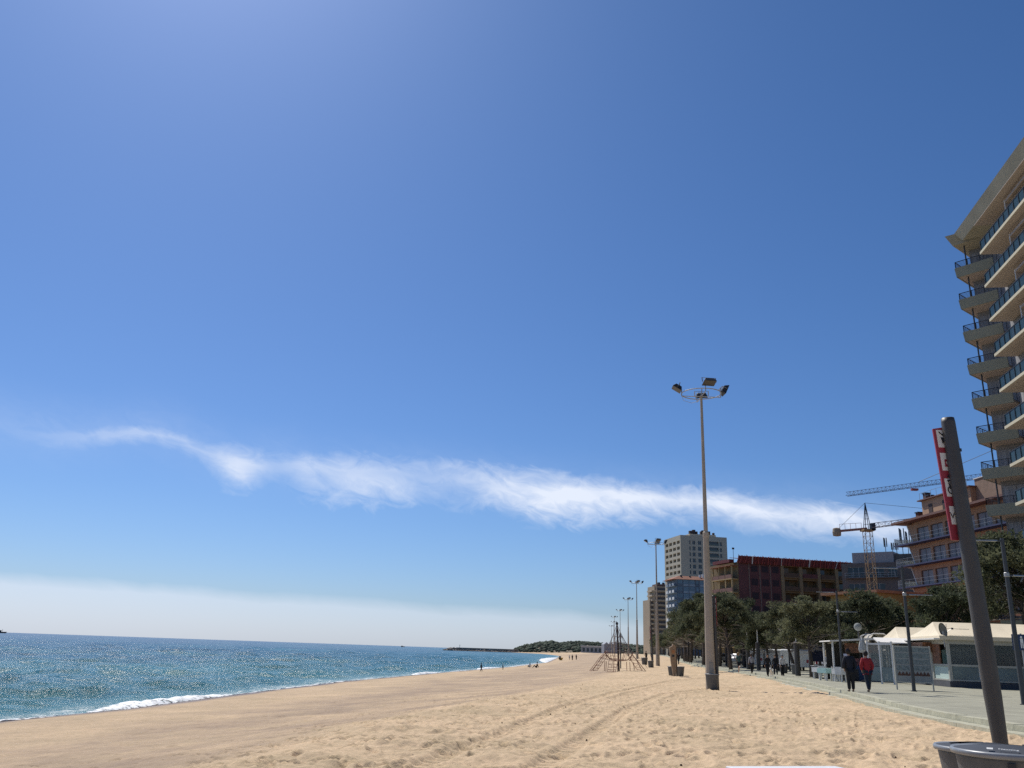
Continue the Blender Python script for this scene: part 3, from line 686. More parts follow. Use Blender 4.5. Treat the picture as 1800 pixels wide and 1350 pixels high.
# ------------------------------------------------------------------ totem, white board, climbing net
def build_totem():
    p = at(1184, 1187, 70.5); t = thing('wooden_totem', 'brown wooden totem leaning, wide at the top and narrow at its foot', 'totem', (p.x, p.y, gz(p.x, p.y) - .05), 0.1)
    pts = [(-0.02, 0), (0.16, 0), (0.22, 0.9), (0.22, 2.25), (0.20, 2.33), (-0.02, 2.47), (-0.06, 2.30), (-0.30, 2.18), (-0.28, 1.95), (-0.20, 1.1), (-0.10, 0.5)]
    B = MB(); k = len(pts); B.v = [(x, -.1, z) for x, z in pts] + [(x, .1, z) for x, z in pts]
    B.f = [tuple(range(k)), tuple(reversed(range(k, 2 * k)))] + [((i + 1) % k, i, k + i, k + (i + 1) % k) for i in range(k)]
    B.build('plank', wood_m, t, bevel=0.02)
    MB().lathe([(0.001, -.004), (0.10, -.004), (0.10, .004)], 20).build('plaque', dark_metal, t); o = kids(t)[-1]; o.location = (-.03, -.112, 1.55); o.rotation_euler = (PI / 2, 0, 0)
    MB().box(-.14, .1, -.12, -.102, 1.75, 1.98).build('notice', mat('orange_notice', (0.42, 0.19, 0.08), 0.7, 0.3, 9), t)
    B = MB(); B.bar((0.30, .12, 0), (0.30, .12, 2.25), .09); B.build('rear_post', mat('dark_wood', (0.09, 0.07, 0.055), 0.85, 0.3, 5, bump=0.4), t)
build_totem()
def build_board():
    t = thing('white_bench', 'low white plastic bench lying at the bottom edge of the picture', 'bench', (4.0, 13.12, gz(4.2, 13.2)), 0.27)
    m = mat('white_plastic', (0.80, 0.80, 0.80), 0.4, 0.04, 5, stain=0.2, stcol=(0.5, 0.46, 0.4))
    MB().box(-0.9, 0.86, -0.38, 0, 0.10, 0.16).build('seat', m, t, bevel=0.015)
    for x in (-0.7, 0.7): MB().box(x - .05, x + .05, -.33, -.05, 0, 0.10).build('leg', m, t)
    MB().box(0.862, 0.92, -.36, -.04, 0.09, 0.15).build('end_cap', mat('brown_cap', (0.12, 0.09, 0.07), 0.7), t)
build_board()
rope_m = mat('brown_rope', (0.27, 0.14, 0.10), 0.9, 0.25, 8); ropegrey_m = mat('grey_rope', (0.22, 0.19, 0.19), 0.9, 0.2, 8)
def build_net():
    p = at(1088, 1176, 84.9); t = thing('climbing_net', 'rope climbing pyramid round a dark mast on the beach', 'climbing net', (p.x, p.y, gz(p.x, p.y) - .05))
    mx = 4.35; MB().tube([(0, 0, 0), (-.08, 0, 2.2), (-.18, 0, mx)], [.085, .09, .07], 10).build('mast', mat('net_mast', (0.045, 0.025, 0.02), 0.6), t)
    MB().lathe([(.10, mx - .1), (.14, mx - .02), (.10, mx + .12), (.02, mx + .16)], 10, (-.18, 0, 0)).build('mast_cap', dark_metal, t)
    top = Vector((-.18, 0, mx - .05)); n = 8
    ring = [Vector((1.45 * math.cos(2 * PI * i / n + .2), 1.45 * math.sin(2 * PI * i / n + .2), 1.75)) for i in range(n)]
    B = MB()
    def sag(a, b, s, r=.018, k=6): B.tube([a.lerp(b, i / k) - Vector((0, 0, s * 4 * (i / k) * (1 - i / k))) for i in range(k + 1)], r, 5, cap=False)
    for q in ring: sag(top, q, .28)
    for lv in (.35, .55, .75, .92):
        R = []
        for q in ring: R.append(top.lerp(q, lv) - Vector((0, 0, .28 * 4 * lv * (1 - lv))))
        for i in range(n): B.tube([R[i], R[(i + 1) % n]], .014, 5, cap=False)
    B.build('upper_net', ropegrey_m, t)
    B = MB()
    hub = Vector((0, 0, .95))
    for i, q in enumerate(ring):
        sag(q, Vector((q.x * .55, q.y * .55, 1.05)), .1, .025); 
        B.tube([Vector((q.x * .55, q.y * .55, 1.05)), Vector((ring[(i + 1) % n].x * .55, ring[(i + 1) % n].y * .55, 1.05))], .025, 5)
    for k in range(4): a = k * PI / 2; B.tube([hub, Vector((.8 * math.cos(a), .8 * math.sin(a), 1.05))], .03, 5)
    # rope ladders sloping from the ring out to the sand, left, right and behind
    for a0, L_, w, hz in ((PI * 1.02, 1.5, .6, 1.8), (PI * .80, 1.4, .5, 1.7), (-.12, 1.4, .6, 1.6), (.45, 1.3, .5, 1.6), (PI * 1.35, .9, .45, 1.4)):
        d = Vector((math.cos(a0), math.sin(a0), 0)); s = Vector((-d.y, d.x, 0)); S = []
        for sg in (-1, 1):
            pt = [d * 1.0 + s * sg * w * .8 + Vector((0, 0, 1.0)), d * 1.2 + s * sg * w + Vector((0, 0, hz)), d * (1.2 + L_ * .35) + s * sg * w + Vector((0, 0, hz * .68)), d * (1.2 + L_ * .72) + s * sg * w * .9 + Vector((0, 0, hz * .28)), d * (1.2 + L_ * 1.0) + s * sg * w * .85 + Vector((0, 0, 0.0))]
            B.tube(pt, .022, 5); S.append(pt)
        for k in range(1, 5):
            B.tube([S[0][k], S[1][k]], .022, 5)
            if k < 4: m0 = (S[0][k] + S[0][k + 1]) / 2; m1 = (S[1][k] + S[1][k + 1]) / 2; B.tube([m0, m1], .022, 5); B.tube([m0, S[1][k + 1]], .016, 5)
    B.build('rope_ladders', rope_m, t)
    B = MB()
    for k in range(7): B.tube([(1.45 * math.cos(2 * PI * k / 7), 1.45 * math.sin(2 * PI * k / 7), 0), (1.45 * math.cos(2 * PI * k / 7) * .96, 1.45 * math.sin(2 * PI * k / 7) * .96, .9)], .03, 5)
    B.build('anchor_posts', rope_m, t)
    q = at(1091, 1169, 97); t2 = thing('climbing_net', 'smaller climbing net with a short dark mast right behind the rope pyramid', 'climbing net', (q.x, q.y, gz(q.x, q.y)))
    MB().tube([(0, 0, 0), (0, 0, 3.6)], .06, 8).build('mast', dark_metal, t2)
    B = MB()
    for i in range(7):
        a = 2 * PI * i / 7; e = Vector((2.3 * math.cos(a), 2.3 * math.sin(a), 0.9)); B.tube([Vector((0, 0, 3.5)), Vector((0, 0, 3.5)).lerp(e, .5) - Vector((0, 0, .3)), e], .018, 5); B.tube([e, e * 1.3 - Vector((0, 0, 1.2))], .02, 5)
        for lv in (.4, .7, 1): 
            b_ = 2 * PI * (i + 1) / 7; e2 = Vector((2.3 * math.cos(b_), 2.3 * math.sin(b_), .9)); B.tube([Vector((0, 0, 3.5)).lerp(e, lv), Vector((0, 0, 3.5)).lerp(e2, lv)], .014, 5)
    B.build('ropes', ropegrey_m, t2)
build_net()

# ------------------------------------------------------------------ street lamps on the promenade
def make_street_lamp():
    t = thing('street_lamp', 'x', 'street lamp', group='slim street lamps on the promenade')
    MB().lathe([(.10, 0), (.10, .02), (.085, .03), (.075, 2.6), (.065, 5.55)], 12).build('pole', grey_metal, t)
    MB().lathe([(.13, 0), (.13, .02), (.10, .03)], 12).build('base_plate', dark_metal, t)
    for sx, z, L_ in ((-1, 5.45, 1.25), (1, 4.25, 1.2)):
        a = MB().bar((0, 0, z), (sx * (.25), 0, z + .01), .05).build('arm', grey_metal, t)
        MB().hexa([(sx * .2, -.09, z - .02), (sx * L_, -.07, z - .01), (sx * L_, .07, z - .01), (sx * .2, .09, z - .02), (sx * .2, -.07, z + .03), (sx * L_, -.05, z + .015), (sx * L_, .05, z + .015), (sx * .2, .07, z + .03)]).build('luminaire', galv_m, a)
    MB().lathe([(.072, 4.2), (.09, 4.22), (.09, 4.34), (.072, 4.36)], 12).build('collar', galv_m, t)
    return t
sl = make_street_lamp(); sl_tree = tree_of(sl)
SLP = [(17.55, 30.5, 'slim street lamp nearest the camera, beside the blue sign'), (18.62, 40.9, 'slim street lamp standing in front of the glass menu board'), (21.6, 57.2, 'slim street lamp standing by the white cafe tables'),
       (24.9, 72.5, 'slim street lamp among the pines, fourth from the camera'), (28.1, 88, 'slim street lamp among the pines, fifth from the camera'), (32, 106, 'slim street lamp far down the pine row')]
sl.location = (SLP[0][0], SLP[0][1], PROM); sl['label'] = SLP[0][2]; sl.rotation_euler = (0, 0, -.1)
for x, y, l in SLP[1:]: dup(sl, (x, y, float(prom_z(y))), -.1 + random.uniform(-.1, .1), l, tree=sl_tree)
def build_columns():
    for i, (u, v, Y, w, h, l) in enumerate(((1403, 1186, 67.5, .20, 2.4, 'broad dark column right of the bin among the pines'), (1334, 1178, 86, .20, 2.5, 'broad grey column behind the walking group, the right one of two'), (1316, 1176, 90, .20, 2.6, 'broad grey column behind the runner, the left one of two'))):
        p = at(u, v, Y); t = thing('light_column', l, 'light column', (p.x, p.y, float(prom_z(Y))), group='broad light columns on the promenade')
        MB().lathe([(w, 0), (w, h), (w * .8, h + .05)], 16).build('shaft', mat('column_grey', (0.07, 0.068, 0.068), .7, .15, 3), t); MB().lathe([(.055, h), (.05, h + 1.3)], 8).build('upper_tube', white_m, t); MB().lathe([(.09, h + 1.3), (.09, h + 1.4)], 8).build('cap', dark_metal, t)
    p = at(1508, 1102, 60); t = thing('globe_lamp', 'street lamp with a round white globe behind the cafe stalls', 'street lamp', (p.x, p.y, PROM))
    MB().tube([(0, 0, 0), (0, 0, p.z - PROM - .2)], .05, 8).build('pole', grey_metal, t); MB().ball((0, 0, p.z - PROM), .26, 12).build('globe', mat('globe', (0.24, 0.26, 0.25), 0.8, spec=0.1), t, smooth=True)
build_columns()

# ------------------------------------------------------------------ buildings
concrete_m = mat('concrete', (0.38, 0.35, 0.265), 0.85, 0.12, 0.5, bump=0.1, stain=0.4, stcol=(0.19, 0.185, 0.145))
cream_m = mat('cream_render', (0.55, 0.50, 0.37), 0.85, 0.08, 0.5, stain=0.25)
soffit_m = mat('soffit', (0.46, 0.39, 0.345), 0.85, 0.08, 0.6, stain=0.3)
parapet_m = mat('green_parapet', (0.29, 0.295, 0.235), 0.85, 0.08, 0.6, stain=0.45)
wallgrey_m = mat('grey_wall', (0.25, 0.25, 0.26), 0.85, 0.08, 0.6, stain=0.3)
tealglass_m = mat('teal_glass', (0.03, 0.062, 0.07), 0.25, 0.25, 0.8, spec=0.25, alpha=0.8)
curtain_m = mat('pale_curtain', (0.27, 0.28, 0.30), 0.4, 0.3, 0.9, stretch=(4, 4, 0.3))
def wall_grid(B, ox, oy, dx, dy, xs, zs, holes, depth=0.25):
    """A wall in the vertical plane through (ox, oy) along (dx, dy); holes is a set of (i, j) cells; each gets reveals."""
    nx, ny = dy, -dx    # outward normal to the right of the direction
    def P(a, z, d=0): return (ox + dx * a - nx * d, oy + dy * a - ny * d, z)
    for i in range(len(xs) - 1):
        for j in range(len(zs) - 1):
            a, b, c, e = xs[i], xs[i + 1], zs[j], zs[j + 1]
            if (i, j) in holes:
                B.quad(P(a, c), P(a, c, depth), P(a, e, depth), P(a, e)); B.quad(P(b, c, depth), P(b, c), P(b, e), P(b, e, depth))
                B.quad(P(a, c, depth), P(a, c), P(b, c), P(b, c, depth)); B.quad(P(a, e), P(a, e, depth), P(b, e, depth), P(b, e))
            else: B.quad(P(a, c), P(b, c), P(b, e), P(a, e))
def window_proto(name, w, h, fm, gm, parent, mull=1, rail=False, rm=None):
    """window part with frame mesh and a pane child, in local x (width), -y outward, z up"""
    B = MB(); t = 0.06
    B.box(-w / 2, w / 2, -.03, .03, 0, t); B.box(-w / 2, w / 2, -.03, .03, h - t, h); B.box(-w / 2, -w / 2 + t, -.03, .03, t, h - t); B.box(w / 2 - t, w / 2, -.03, .03, t, h - t)
    for k in range(mull):
        x = -w / 2 + w * (k + 1) / (mull + 1); B.box(x - t / 2, x + t / 2, -.03, .03, t, h - t)
    f = B.build(name, fm, parent); MB().box(-w / 2 + t, w / 2 - t, .0, .012, t, h - t).build('pane', gm, f)
    return f
def place_part(proto, parent, loc, rz):
    c = cp(proto, parent, loc, (0, 0, rz))
    for k in kids(proto): cp(k, c)
    return c

def build_hotel():
    FL = 3.26; NF = 12; z0 = 37.15
    Q1 = Vector((42.2, 75.0)); a = Vector((.777, .629)); b = Vector((.629, -.777)); M0 = Vector((41.95, 70.3)); t = Vector((.164, .986)); n = Vector((.986, -.164))
    T = thing('beachfront_hotel', 'tall hotel with long teal glass balconies at the right edge of the picture', 'hotel', (M0.x, M0.y, 0))
    O = M0
    def W(p): p = p - O; return (p.x, p.y)
    Q1_, M0_ = Q1 - O, Vector((0, 0))
    body = [W(M0 + n * 1.9 - t * 46), W(M0 + n * 1.9 + t * .2), W(Q1 + b * 3.0 + a * 2.1), W(Q1 + b * .6 + a * 2.1), W(Q1 + b * .6 + a * 15), W(M0 + n * 19 - t * 46)]
    body = body[::-1]
    MB().prism(body, 0, z0 + FL - .1).build('wall', wallgrey_m, T)
    # roof with deep outward-leaning fascia
    rf = [W(M0 - t * 46), W(M0 + t * 3.5), W(Q1 + b * 2.9), W(Q1), W(Q1 + a * 16), W(M0 + n * 20 - t * 46)]
    def grow(P, d):
        c = Vector((sum(p[0] for p in P) / len(P), sum(p[1] for p in P) / len(P))); o = []
        for i, p in enumerate(P):
            p0, p1, p2 = Vector(P[i - 1]), Vector(p), Vector(P[(i + 1) % len(P)]); e1 = (p1 - p0).normalized(); e2 = (p2 - p1).normalized()
            n1 = Vector((-e1.y, e1.x)); n2 = Vector((-e2.y, e2.x)); m = (n1 + n2); m = m / max(m.length ** 2 / 2, .3); o.append(tuple(p1 + m * d))
        return o
    zr = z0 + FL
    MB().prism(rf[::-1], zr - .08, zr + .95, top=grow(rf, .45)[::-1]).build('roof', concrete_m, T)
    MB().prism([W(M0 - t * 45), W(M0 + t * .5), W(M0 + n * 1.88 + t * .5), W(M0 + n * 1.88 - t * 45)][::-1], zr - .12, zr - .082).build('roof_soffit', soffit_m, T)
    sl_, rail_m = [], dark_metal
    for k in range(NF):
        z = z0 - FL * k
        if z < 3: break
        # main balcony slab: cream edge, pinkish underside
        main = [W(M0 - t * 45), W(M0), W(M0 + n * 1.88), W(M0 + n * 1.88 - t * 45)][::-1]
        s = MB().prism(main, z, z + .24).build('balcony', cream_m, T)
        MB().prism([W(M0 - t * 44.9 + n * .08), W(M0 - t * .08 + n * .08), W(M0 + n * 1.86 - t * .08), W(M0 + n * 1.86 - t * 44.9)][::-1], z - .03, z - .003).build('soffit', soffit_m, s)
        G = MB(); Rr = MB()
        p0, p1 = M0 + n * .12 - t * 45, M0 + n * .12 - t * .1
        A, B_ = W(p0), W(p1); C_ = W(M0 + n * 1.7 - t * .1)
        def gl(p, q): G.hexa([(p[0], p[1], z + .16), (q[0], q[1], z + .16), (q[0] + .01, q[1] - .01, z + .16), (p[0] + .01, p[1] - .01, z + .16), (p[0], p[1], z + 1.2), (q[0], q[1], z + 1.2), (q[0] + .01, q[1] - .01, z + 1.2), (p[0] + .01, p[1] - .01, z + 1.2)])
        gl(A, B_); gl(B_, C_)
        G.build('glass_railing', tealglass_m, s)
        Rr.bar((*A, z + 1.24), (*B_, z + 1.24), .07, .05); Rr.bar((*B_, z + 1.24), (*C_, z + 1.24), .07, .05)
        for i in range(42):
            p = W(M0 + n * .085 - t * (.1 + i * 1.07)); Rr.bar((*p, z + .24), (*p, z + 1.22), .045)
        Rr.build('handrail', rail_m, s)
        # partitions with white front posts
        Pp = MB(); Pw = MB()
        for i in range(7):
            q0 = M0 + n * .75 - t * (4.6 + i * 6.2); q1 = M0 + n * 1.88 - t * (4.6 + i * 6.2)
            MB().bar((*W(q0), z + .24), (*W(q0), z + FL - .35), .08).build('partition_post', white_m, s); A_, B2 = W(q0 + n * .05), W(q1)
            Pp.hexa([(A_[0], A_[1], z + .24), (B2[0], B2[1], z + .24), (B2[0] + .05, B2[1] + .05, z + .24), (A_[0] + .05, A_[1] + .05, z + .24), (A_[0], A_[1], z + FL - .6), (B2[0], B2[1], z + FL - .6), (B2[0] + .05, B2[1] + .05, z + FL - .6), (A_[0] + .05, A_[1] + .05, z + FL - .6)])
            Pp.bar((*W(q0 + n * .05), z + FL - .5), (*W(q0 - t * 5.9 + n * .05), z + FL - .5), .12, .22)
        Pp.build('partition', soffit_m, s)
        # door glazing along the wall
        Dd = MB()
        for i in range(14):
            q0 = M0 + n * 1.86 - t * (.6 + i * 3.1); q1 = q0 - t * 2.3; A_, B2 = W(q0), W(q1)
            Dd.hexa([(A_[0], A_[1], z + .24), (B2[0], B2[1], z + .24), (B2[0] + .1, B2[1], z + .24), (A_[0] + .1, A_[1], z + .24), (A_[0], A_[1], z + 2.5), (B2[0], B2[1], z + 2.5), (B2[0] + .1, B2[1], z + 2.5), (A_[0] + .1, A_[1], z + 2.5)])
        Dd.build('balcony_doors', glass_dark, T)
        # corner balcony with solid parapet
        cb = [W(Q1), W(Q1 + b * 3.4), W(Q1 + b * 3.4 + a * 3.8), W(Q1 + a * 3.8)]
        c_ = MB().prism(cb, z - .12, z + .10).build('corner_balcony', soffit_m, T)
        out = [Vector(cb[1]), Vector(cb[0]), Vector(cb[3])]
        Pm = MB()
        for p, q in ((out[0], out[1]), (out[1], out[2])):
            d = (q - p).normalized(); nn = Vector((d.y, -d.x)) * -1; w = .12
            # parapet leans outward; faces the street
            side = Vector((-d.y, d.x)); cen = (Vector(cb[0]) + Vector(cb[2])) / 2
            if (cen - p).dot(side) > 0: side = -side
            Pm.hexa([(p.x, p.y, z - .15), (q.x, q.y, z - .15), (q.x - side.x * w, q.y - side.y * w, z - .15), (p.x - side.x * w, p.y - side.y * w, z - .15),
                     (p.x + side.x * .12, p.y + side.y * .12, z + .80), (q.x + side.x * .12 - d.x * 0, q.y + side.y * .12, z + .80), (q.x - side.x * .02, q.y - side.y * .02, z + .80), (p.x - side.x * .02, p.y - side.y * .02, z + .80)])
        Pm.build('parapet', parapet_m, c_)
        Rl = MB()
        for p, q in ((out[0], out[1]), (out[1], out[2])):
            for h in (.92, 1.04, 1.16, 1.28): Rl.bar((p.x, p.y, z + h), (q.x, q.y, z + h), .025)
            Rl.bar((p.x, p.y, z + 1.42), (q.x, q.y, z + 1.42), .06); L_ = (q - p).length
            for i in range(4): r_ = p.lerp(q, i / 3); Rl.bar((r_.x, r_.y, z + .78), (r_.x, r_.y, z + 1.42), .045)
        Rl.build('railing', dark_metal, c_)
        pc = W(Q1 + b * .8 + a * .6); MB().tube([(pc[0], pc[1], z + .1), (pc[0], pc[1], z + FL - .13)], .07, 8).build('column', grey_metal, c_)
        # glazing on the corner wall
        Cw = MB(); e0, e1 = Q1 + b * 3.0 + a * 2.06, Q1 + b * .75 + a * 2.06
        for f0, f1 in ((.02, .48), (.52, .98)):
            A_, B2 = W(e0.lerp(e1, f0)), W(e0.lerp(e1, f1)); Cw.hexa([(A_[0], A_[1], z + .1), (B2[0], B2[1], z + .1), (B2[0] + .03, B2[1] + .02, z + .1), (A_[0] + .03, A_[1] + .02, z + .1), (A_[0], A_[1], z + 2.7), (B2[0], B2[1], z + 2.7), (B2[0] + .03, B2[1] + .02, z + 2.7), (A_[0] + .03, A_[1] + .02, z + 2.7)])
        Cw.build('corner_glazing', curtain_m, T)
build_hotel()

ochre_m = mat('ochre_render', (0.44, 0.275, 0.17), 0.85, 0.1, 0.5, stain=0.3)
blue_edge_m = mat('blue_edge', (0.035, 0.045, 0.115), 0.7, 0.15, 1)
roofred_m = mat('roof_tile', (0.26, 0.11, 0.065), 0.85, 0.25, 1.2, bump=0.3)
whiteedge_m = mat('white_fin', (0.6, 0.58, 0.52), 0.8, 0.06, 1)
def build_orange():
    # local frame: x along the facade (towards the camera), -y outward
    P0 = at(1604, 920, 122); ang = math.radians(-85.5)
    T = thing('orange_hotel', 'orange hotel with blue slab edges and slanted white fins behind the sign pole', 'hotel', (P0.x, P0.y, 0), ang)
    L_, D, FL, ztop, nf = 40, 16, 2.95, 20.7, 6
    W = window_proto('window', 2.95, 2.05, grey_metal, mat('warm_curtain', (0.20, 0.165, 0.16), 0.4, 0.35, 0.7, stretch=(3, 3, 0.4)), T, 1); W.location = (0, 0, -50); first = True
    slots = [(.9 + i * 3.5) for i in range(11)]
    B = MB(); zs = [0]; 
    for k in range(nf): zf = ztop - FL * (nf - k); zs += [zf + .02, zf + 2.12]
    zs.append(ztop); xs = [0.0]
    for s in slots: xs += [s, s + 2.95]
    xs.append(L_); holes = set()
    for i in range(len(slots)):
        for k in range(nf):
            if k % 2 == 1 or True: holes.add((1 + 2 * i, 1 + 2 * k))
    wall_grid(B, 0, 0, 1, 0, xs, zs, holes, .3)
    B.quad((0, D, 0), (0, 0, 0), (0, 0, ztop), (0, D, ztop)); B.quad((L_, 0, 0), (L_, D, 0), (L_, D, ztop), (L_, 0, ztop)); B.quad((0, .3, 0), (L_, .3, 0), (L_, .3, ztop), (0, .3, ztop)); B.quad((0, 0, ztop), (L_, 0, ztop), (L_, D, ztop), (0, D, ztop))
    B.build('wall', ochre_m, T)
    for i, s in enumerate(slots):
        for k in range(nf):
            zf = ztop - FL * (nf - k)
            if first: W.location = (s + 1.475, .18, zf + .03); first = False
            else: place_part(W, T, (s + 1.475, .18, zf + .03), 0)
    for k in range(nf + 1):
        z = ztop - FL * (nf - k)
        if k == nf:
            MB().box(-3.0, L_, -1.6, D, z, z + .28).build('roof_slab', mat('roof_edge', (0.17, 0.09, 0.075), 0.8), T); continue
        f = MB().box(-3.2, L_, -1.3, -.003, z - .16, z + .02).build('balcony', blue_edge_m, T)
        MB().box(-3.0, 0, -.003, 5, z - .14, z).build('end_slab', cream_m, f)
        R_ = MB()
        for h in (.45, .95): R_.bar((-3.15, -1.25, z + h), (L_, -1.25, z + h), .02)
        for i in range(15): R_.bar((-3.15 + i * 3.05, -1.25, z), (-3.15 + i * 3.05, -1.25, z + .95), .03)
        R_.bar((-3.15, -1.25, z + .95), (-3.15, 4.9, z + .95), .03); R_.build('railing', galv_m, f)
        MB().box(-3.17, -3.14, -1.2, 4.9, z + .06, z + .92).build('end_glass', mat('frosted_glass', (0.35, 0.4, 0.43), 0.3, alpha=.55), f)
        # slanted end fin: wide at the top of each storey, narrow below
        Fm = MB(); zt = z + FL - .17
        Fm.hexa([(-.15, -.01, z + .02), (0.1, -.01, z + .02), (0.1, 4, z + .02), (-.15, 4, z + .02), (-1.35, -.01, zt), (0.1, -.01, zt), (0.1, 4, zt), (-1.35, 4, zt)]); Fm.build('fin_wall', ochre_m, f)
        MB().hexa([(-.35, -.06, z + .02), (-.13, -.06, z + .02), (-.13, 4.05, z + .02), (-.35, 4.05, z + .02), (-1.6, -.06, zt), (-1.33, -.06, zt), (-1.33, 4.05, zt), (-1.6, 4.05, zt)]).build('white_fin', whiteedge_m, f)
    ph = MB().box(1.5, 13, .8, 9, ztop + .28, ztop + 2.9).build('penthouse', ochre_m, T); MB().box(1.0, 13.4, .4, 9.4, ztop + 2.9, ztop + 3.05).build('penthouse_roof', mat('roof_edge', (0.17, 0.09, 0.075)), ph)
    for x in (3.2, 6.6): MB().box(x, x + .9, .74, .8, ztop + .4, ztop + 2.2).build('door', mat('brown_door', (0.06, 0.035, 0.03), 0.7), ph)
    MB().box(13.02, L_, 1.5, 10, ztop + .28, ztop + 3.9).build('stair_tower', mat('plaster_brown', (0.27, 0.18, 0.13), 0.9, stain=.3), T); MB().box(12.9, L_ + .1, 1.4, 10.1, ztop + 3.9, ztop + 4.02).build('coping', white_m, T)
    for x, y, h in ((-.6, 1.5, 1.3), (.6, 2.2, 3.9), (1.7, 2.0, 3.4)):
        c = MB().box(x - .35, x + .35, y - .35, y + .35, ztop + .28, ztop + h + .28).build('chimney', mat('chimney_brick', (0.12, 0.055, 0.045), 0.9, 0.3), T); MB().box(x - .45, x + .45, y - .45, y + .45, ztop + h + .28, ztop + h + .42).build('chimney_cap', dark_metal, c)
    Ra = MB()
    for i in range(9): Ra.bar((1.5 + i * 1.4, .6, ztop + 3.05), (1.5 + i * 1.4, .6, ztop + 4.0), .035)
    Ra.bar((1.5, .6, ztop + 4.0), (12.7, .6, ztop + 4.0), .035); Ra.build('roof_railing', galv_m, T)
build_orange()

def lattice(B, a, b, w, n, r=.05, up=Vector((0, 0, 1)), tri=False, taper=1.0):
    """square or triangular truss from a to b"""
    a, b = Vector(a), Vector(b); d = (b - a).normalized(); s = d.cross(up)
    s = s.normalized() if s.length > .1 else Vector((1, 0, 0)); e = s.cross(d).normalized()
    offs = [(-1, 0), (1, 0), (0, 1.5)] if tri else [(-1, -1), (1, -1), (1, 1), (-1, 1)]
    def P(i, k):
        o = offs[k]; q = 1 + (taper - 1) * i / n; return a.lerp(b, i / n) + s * o[0] * w / 2 * q + e * o[1] * w / 2 * q
    m = len(offs)
    for k in range(m): B.bar(P(0, k), P(n, k), r * 1.5)
    for i in range(n):
        for k in range(m):
            B.bar(P(i, k), P(i, (k + 1) % m), r * .8); B.bar(P(i, k) if i % 2 else P(i, (k + 1) % m), P(i + 1, (k + 1) % m) if i % 2 else P(i + 1, k), r * .8)
def build_cranes():
    cm = mat('crane_yellow', (0.36, 0.23, 0.11), 0.6, 0.15, 1); cg = mat('crane_grey', (0.33, 0.27, 0.25), 0.6, 0.15, 1)
    b = at(1536, 1060, 160); tp = at(1524, 931, 160)
    T = thing('tower_crane', 'yellow lattice tower crane with a concrete counterweight, standing left of the orange hotel', 'crane', (b.x, b.y, 0), 0)
    h = tp.z; B = MB(); lattice(B, (0, 0, 0), (0, 0, h), 1.3, 20, .055, up=Vector((0, 1, 0))); B.build('mast', cm, T)
    ap = at(1521, 884, 160); d1 = at(1594, 908, 160) - tp; d0 = at(1480, 937, 160) - tp
    ln = Vector((d1.x, -6.0, 0)).normalized()
    B = MB(); lattice(B, ln * 1.0 + Vector((0, 0, h + .3)), ln * 26 + Vector((0, 0, h + 2.2)), 1.1, 22, .06, tri=True, taper=.8); B.build('jib', cg, T)
    B = MB(); B.bar(Vector((0, 0, h + .2)), -ln * 5.6 + Vector((0, 0, h + .0)), .35, .4)
    for k in range(5): B.bar(-ln * (1 + k) + Vector((0, 0, h + .2)), -ln * (1 + k) + Vector((0, 0, h + 1.3)), .05)
    B.bar(-ln * 1 + Vector((0, 0, h + 1.3)), -ln * 5 + Vector((0, 0, h + 1.3)), .05); B.build('counter_jib', mat('crane_red', (0.36, 0.15, 0.10), 0.6), T)
    c = -ln * 5.6 + Vector((0, 0, h - .2)); MB().lathe([(.3, -.75), (.75, -.65), (.82, 0), (.7, .7), (.25, .85)], 10, c).build('counterweight', mat('counterweight', (0.38, 0.29, 0.2), 0.9, 0.2), T)
    B = MB(); hh = ap.z - h
    for sx in (-.5, .5):
        for sy in (-.5, .5): B.bar((sx, sy, h), (0, 0, h + hh), .10)
    for k in range(1, 5): q = k / 5; B.bar((-.5 * (1 - q), -.5 * (1 - q), h + hh * q), (.5 * (1 - q), .5 * (1 - q), h + hh * q), .06); B.bar((-.5 * (1 - q), .5 * (1 - q), h + hh * q), (.5 * (1 - q), -.5 * (1 - q), h + hh * q), .06)
    B.build('tower_head', dark_metal, T)
    MB().box(.4, 1.2, -1.0, -.1, h - .2, h + 1.1).build('cab', dark_metal, T); MB().box(-1.0, 1.0, -1.0, 1.0, h - .3, h).build('slewing_ring', cm, T)
    B = MB(); B.tube([(0, 0, h + hh), -ln * 5.3 + Vector((0, 0, h + .4))], .03, 4); B.tube([(0, 0, h + hh), ln * 15 + Vector((0, 0, h + 2.4))], .03, 4); B.build('stay_cables', dark_metal, T)
    # second crane, its mast hidden behind the hotel
    tip = at(1488, 872, 230); p2 = at(1790, 832, 205)
    T = thing('tower_crane', 'grey crane jib reaching out above the orange hotel roof, its mast hidden', 'crane', (p2.x, p2.y, 0))
    h = p2.z; d = tip - p2; B = MB(); lattice(B, (0, 0, 0), (0, 0, h), 1.8, 14, .1, up=Vector((0, 1, 0))); B.build('mast', cm, T)
    B = MB(); lattice(B, (0, 0, h), (d.x, d.y, d.z + h), 1.5, 40, .06, tri=True, taper=.95); B.build('jib', mat('crane_jib_blue', (0.17, 0.18, 0.24), 0.6), T)
    hd = MB(); hd.bar((-.5, 0, h), (0, 0, h + 8), .3); hd.bar((.5, 0, h), (0, 0, h + 8), .3); hd.build('tower_head', dark_metal, T)
    B = MB(); B.tube([(0, 0, h + 8), (d.x * .55, d.y * .55, h + d.z * .55 + 1.2)], .06, 4); B.build('stay_cables', dark_metal, T)
    q = Vector((d.x * .58, d.y * .58, h + d.z * .58 - .4)); MB().box(q.x - .8, q.x + .8, q.y - .5, q.y + .5, q.z - .5, q.z).build('trolley', mat('trolley_red', (0.4, 0.08, 0.06), 0.6), T)
build_cranes()

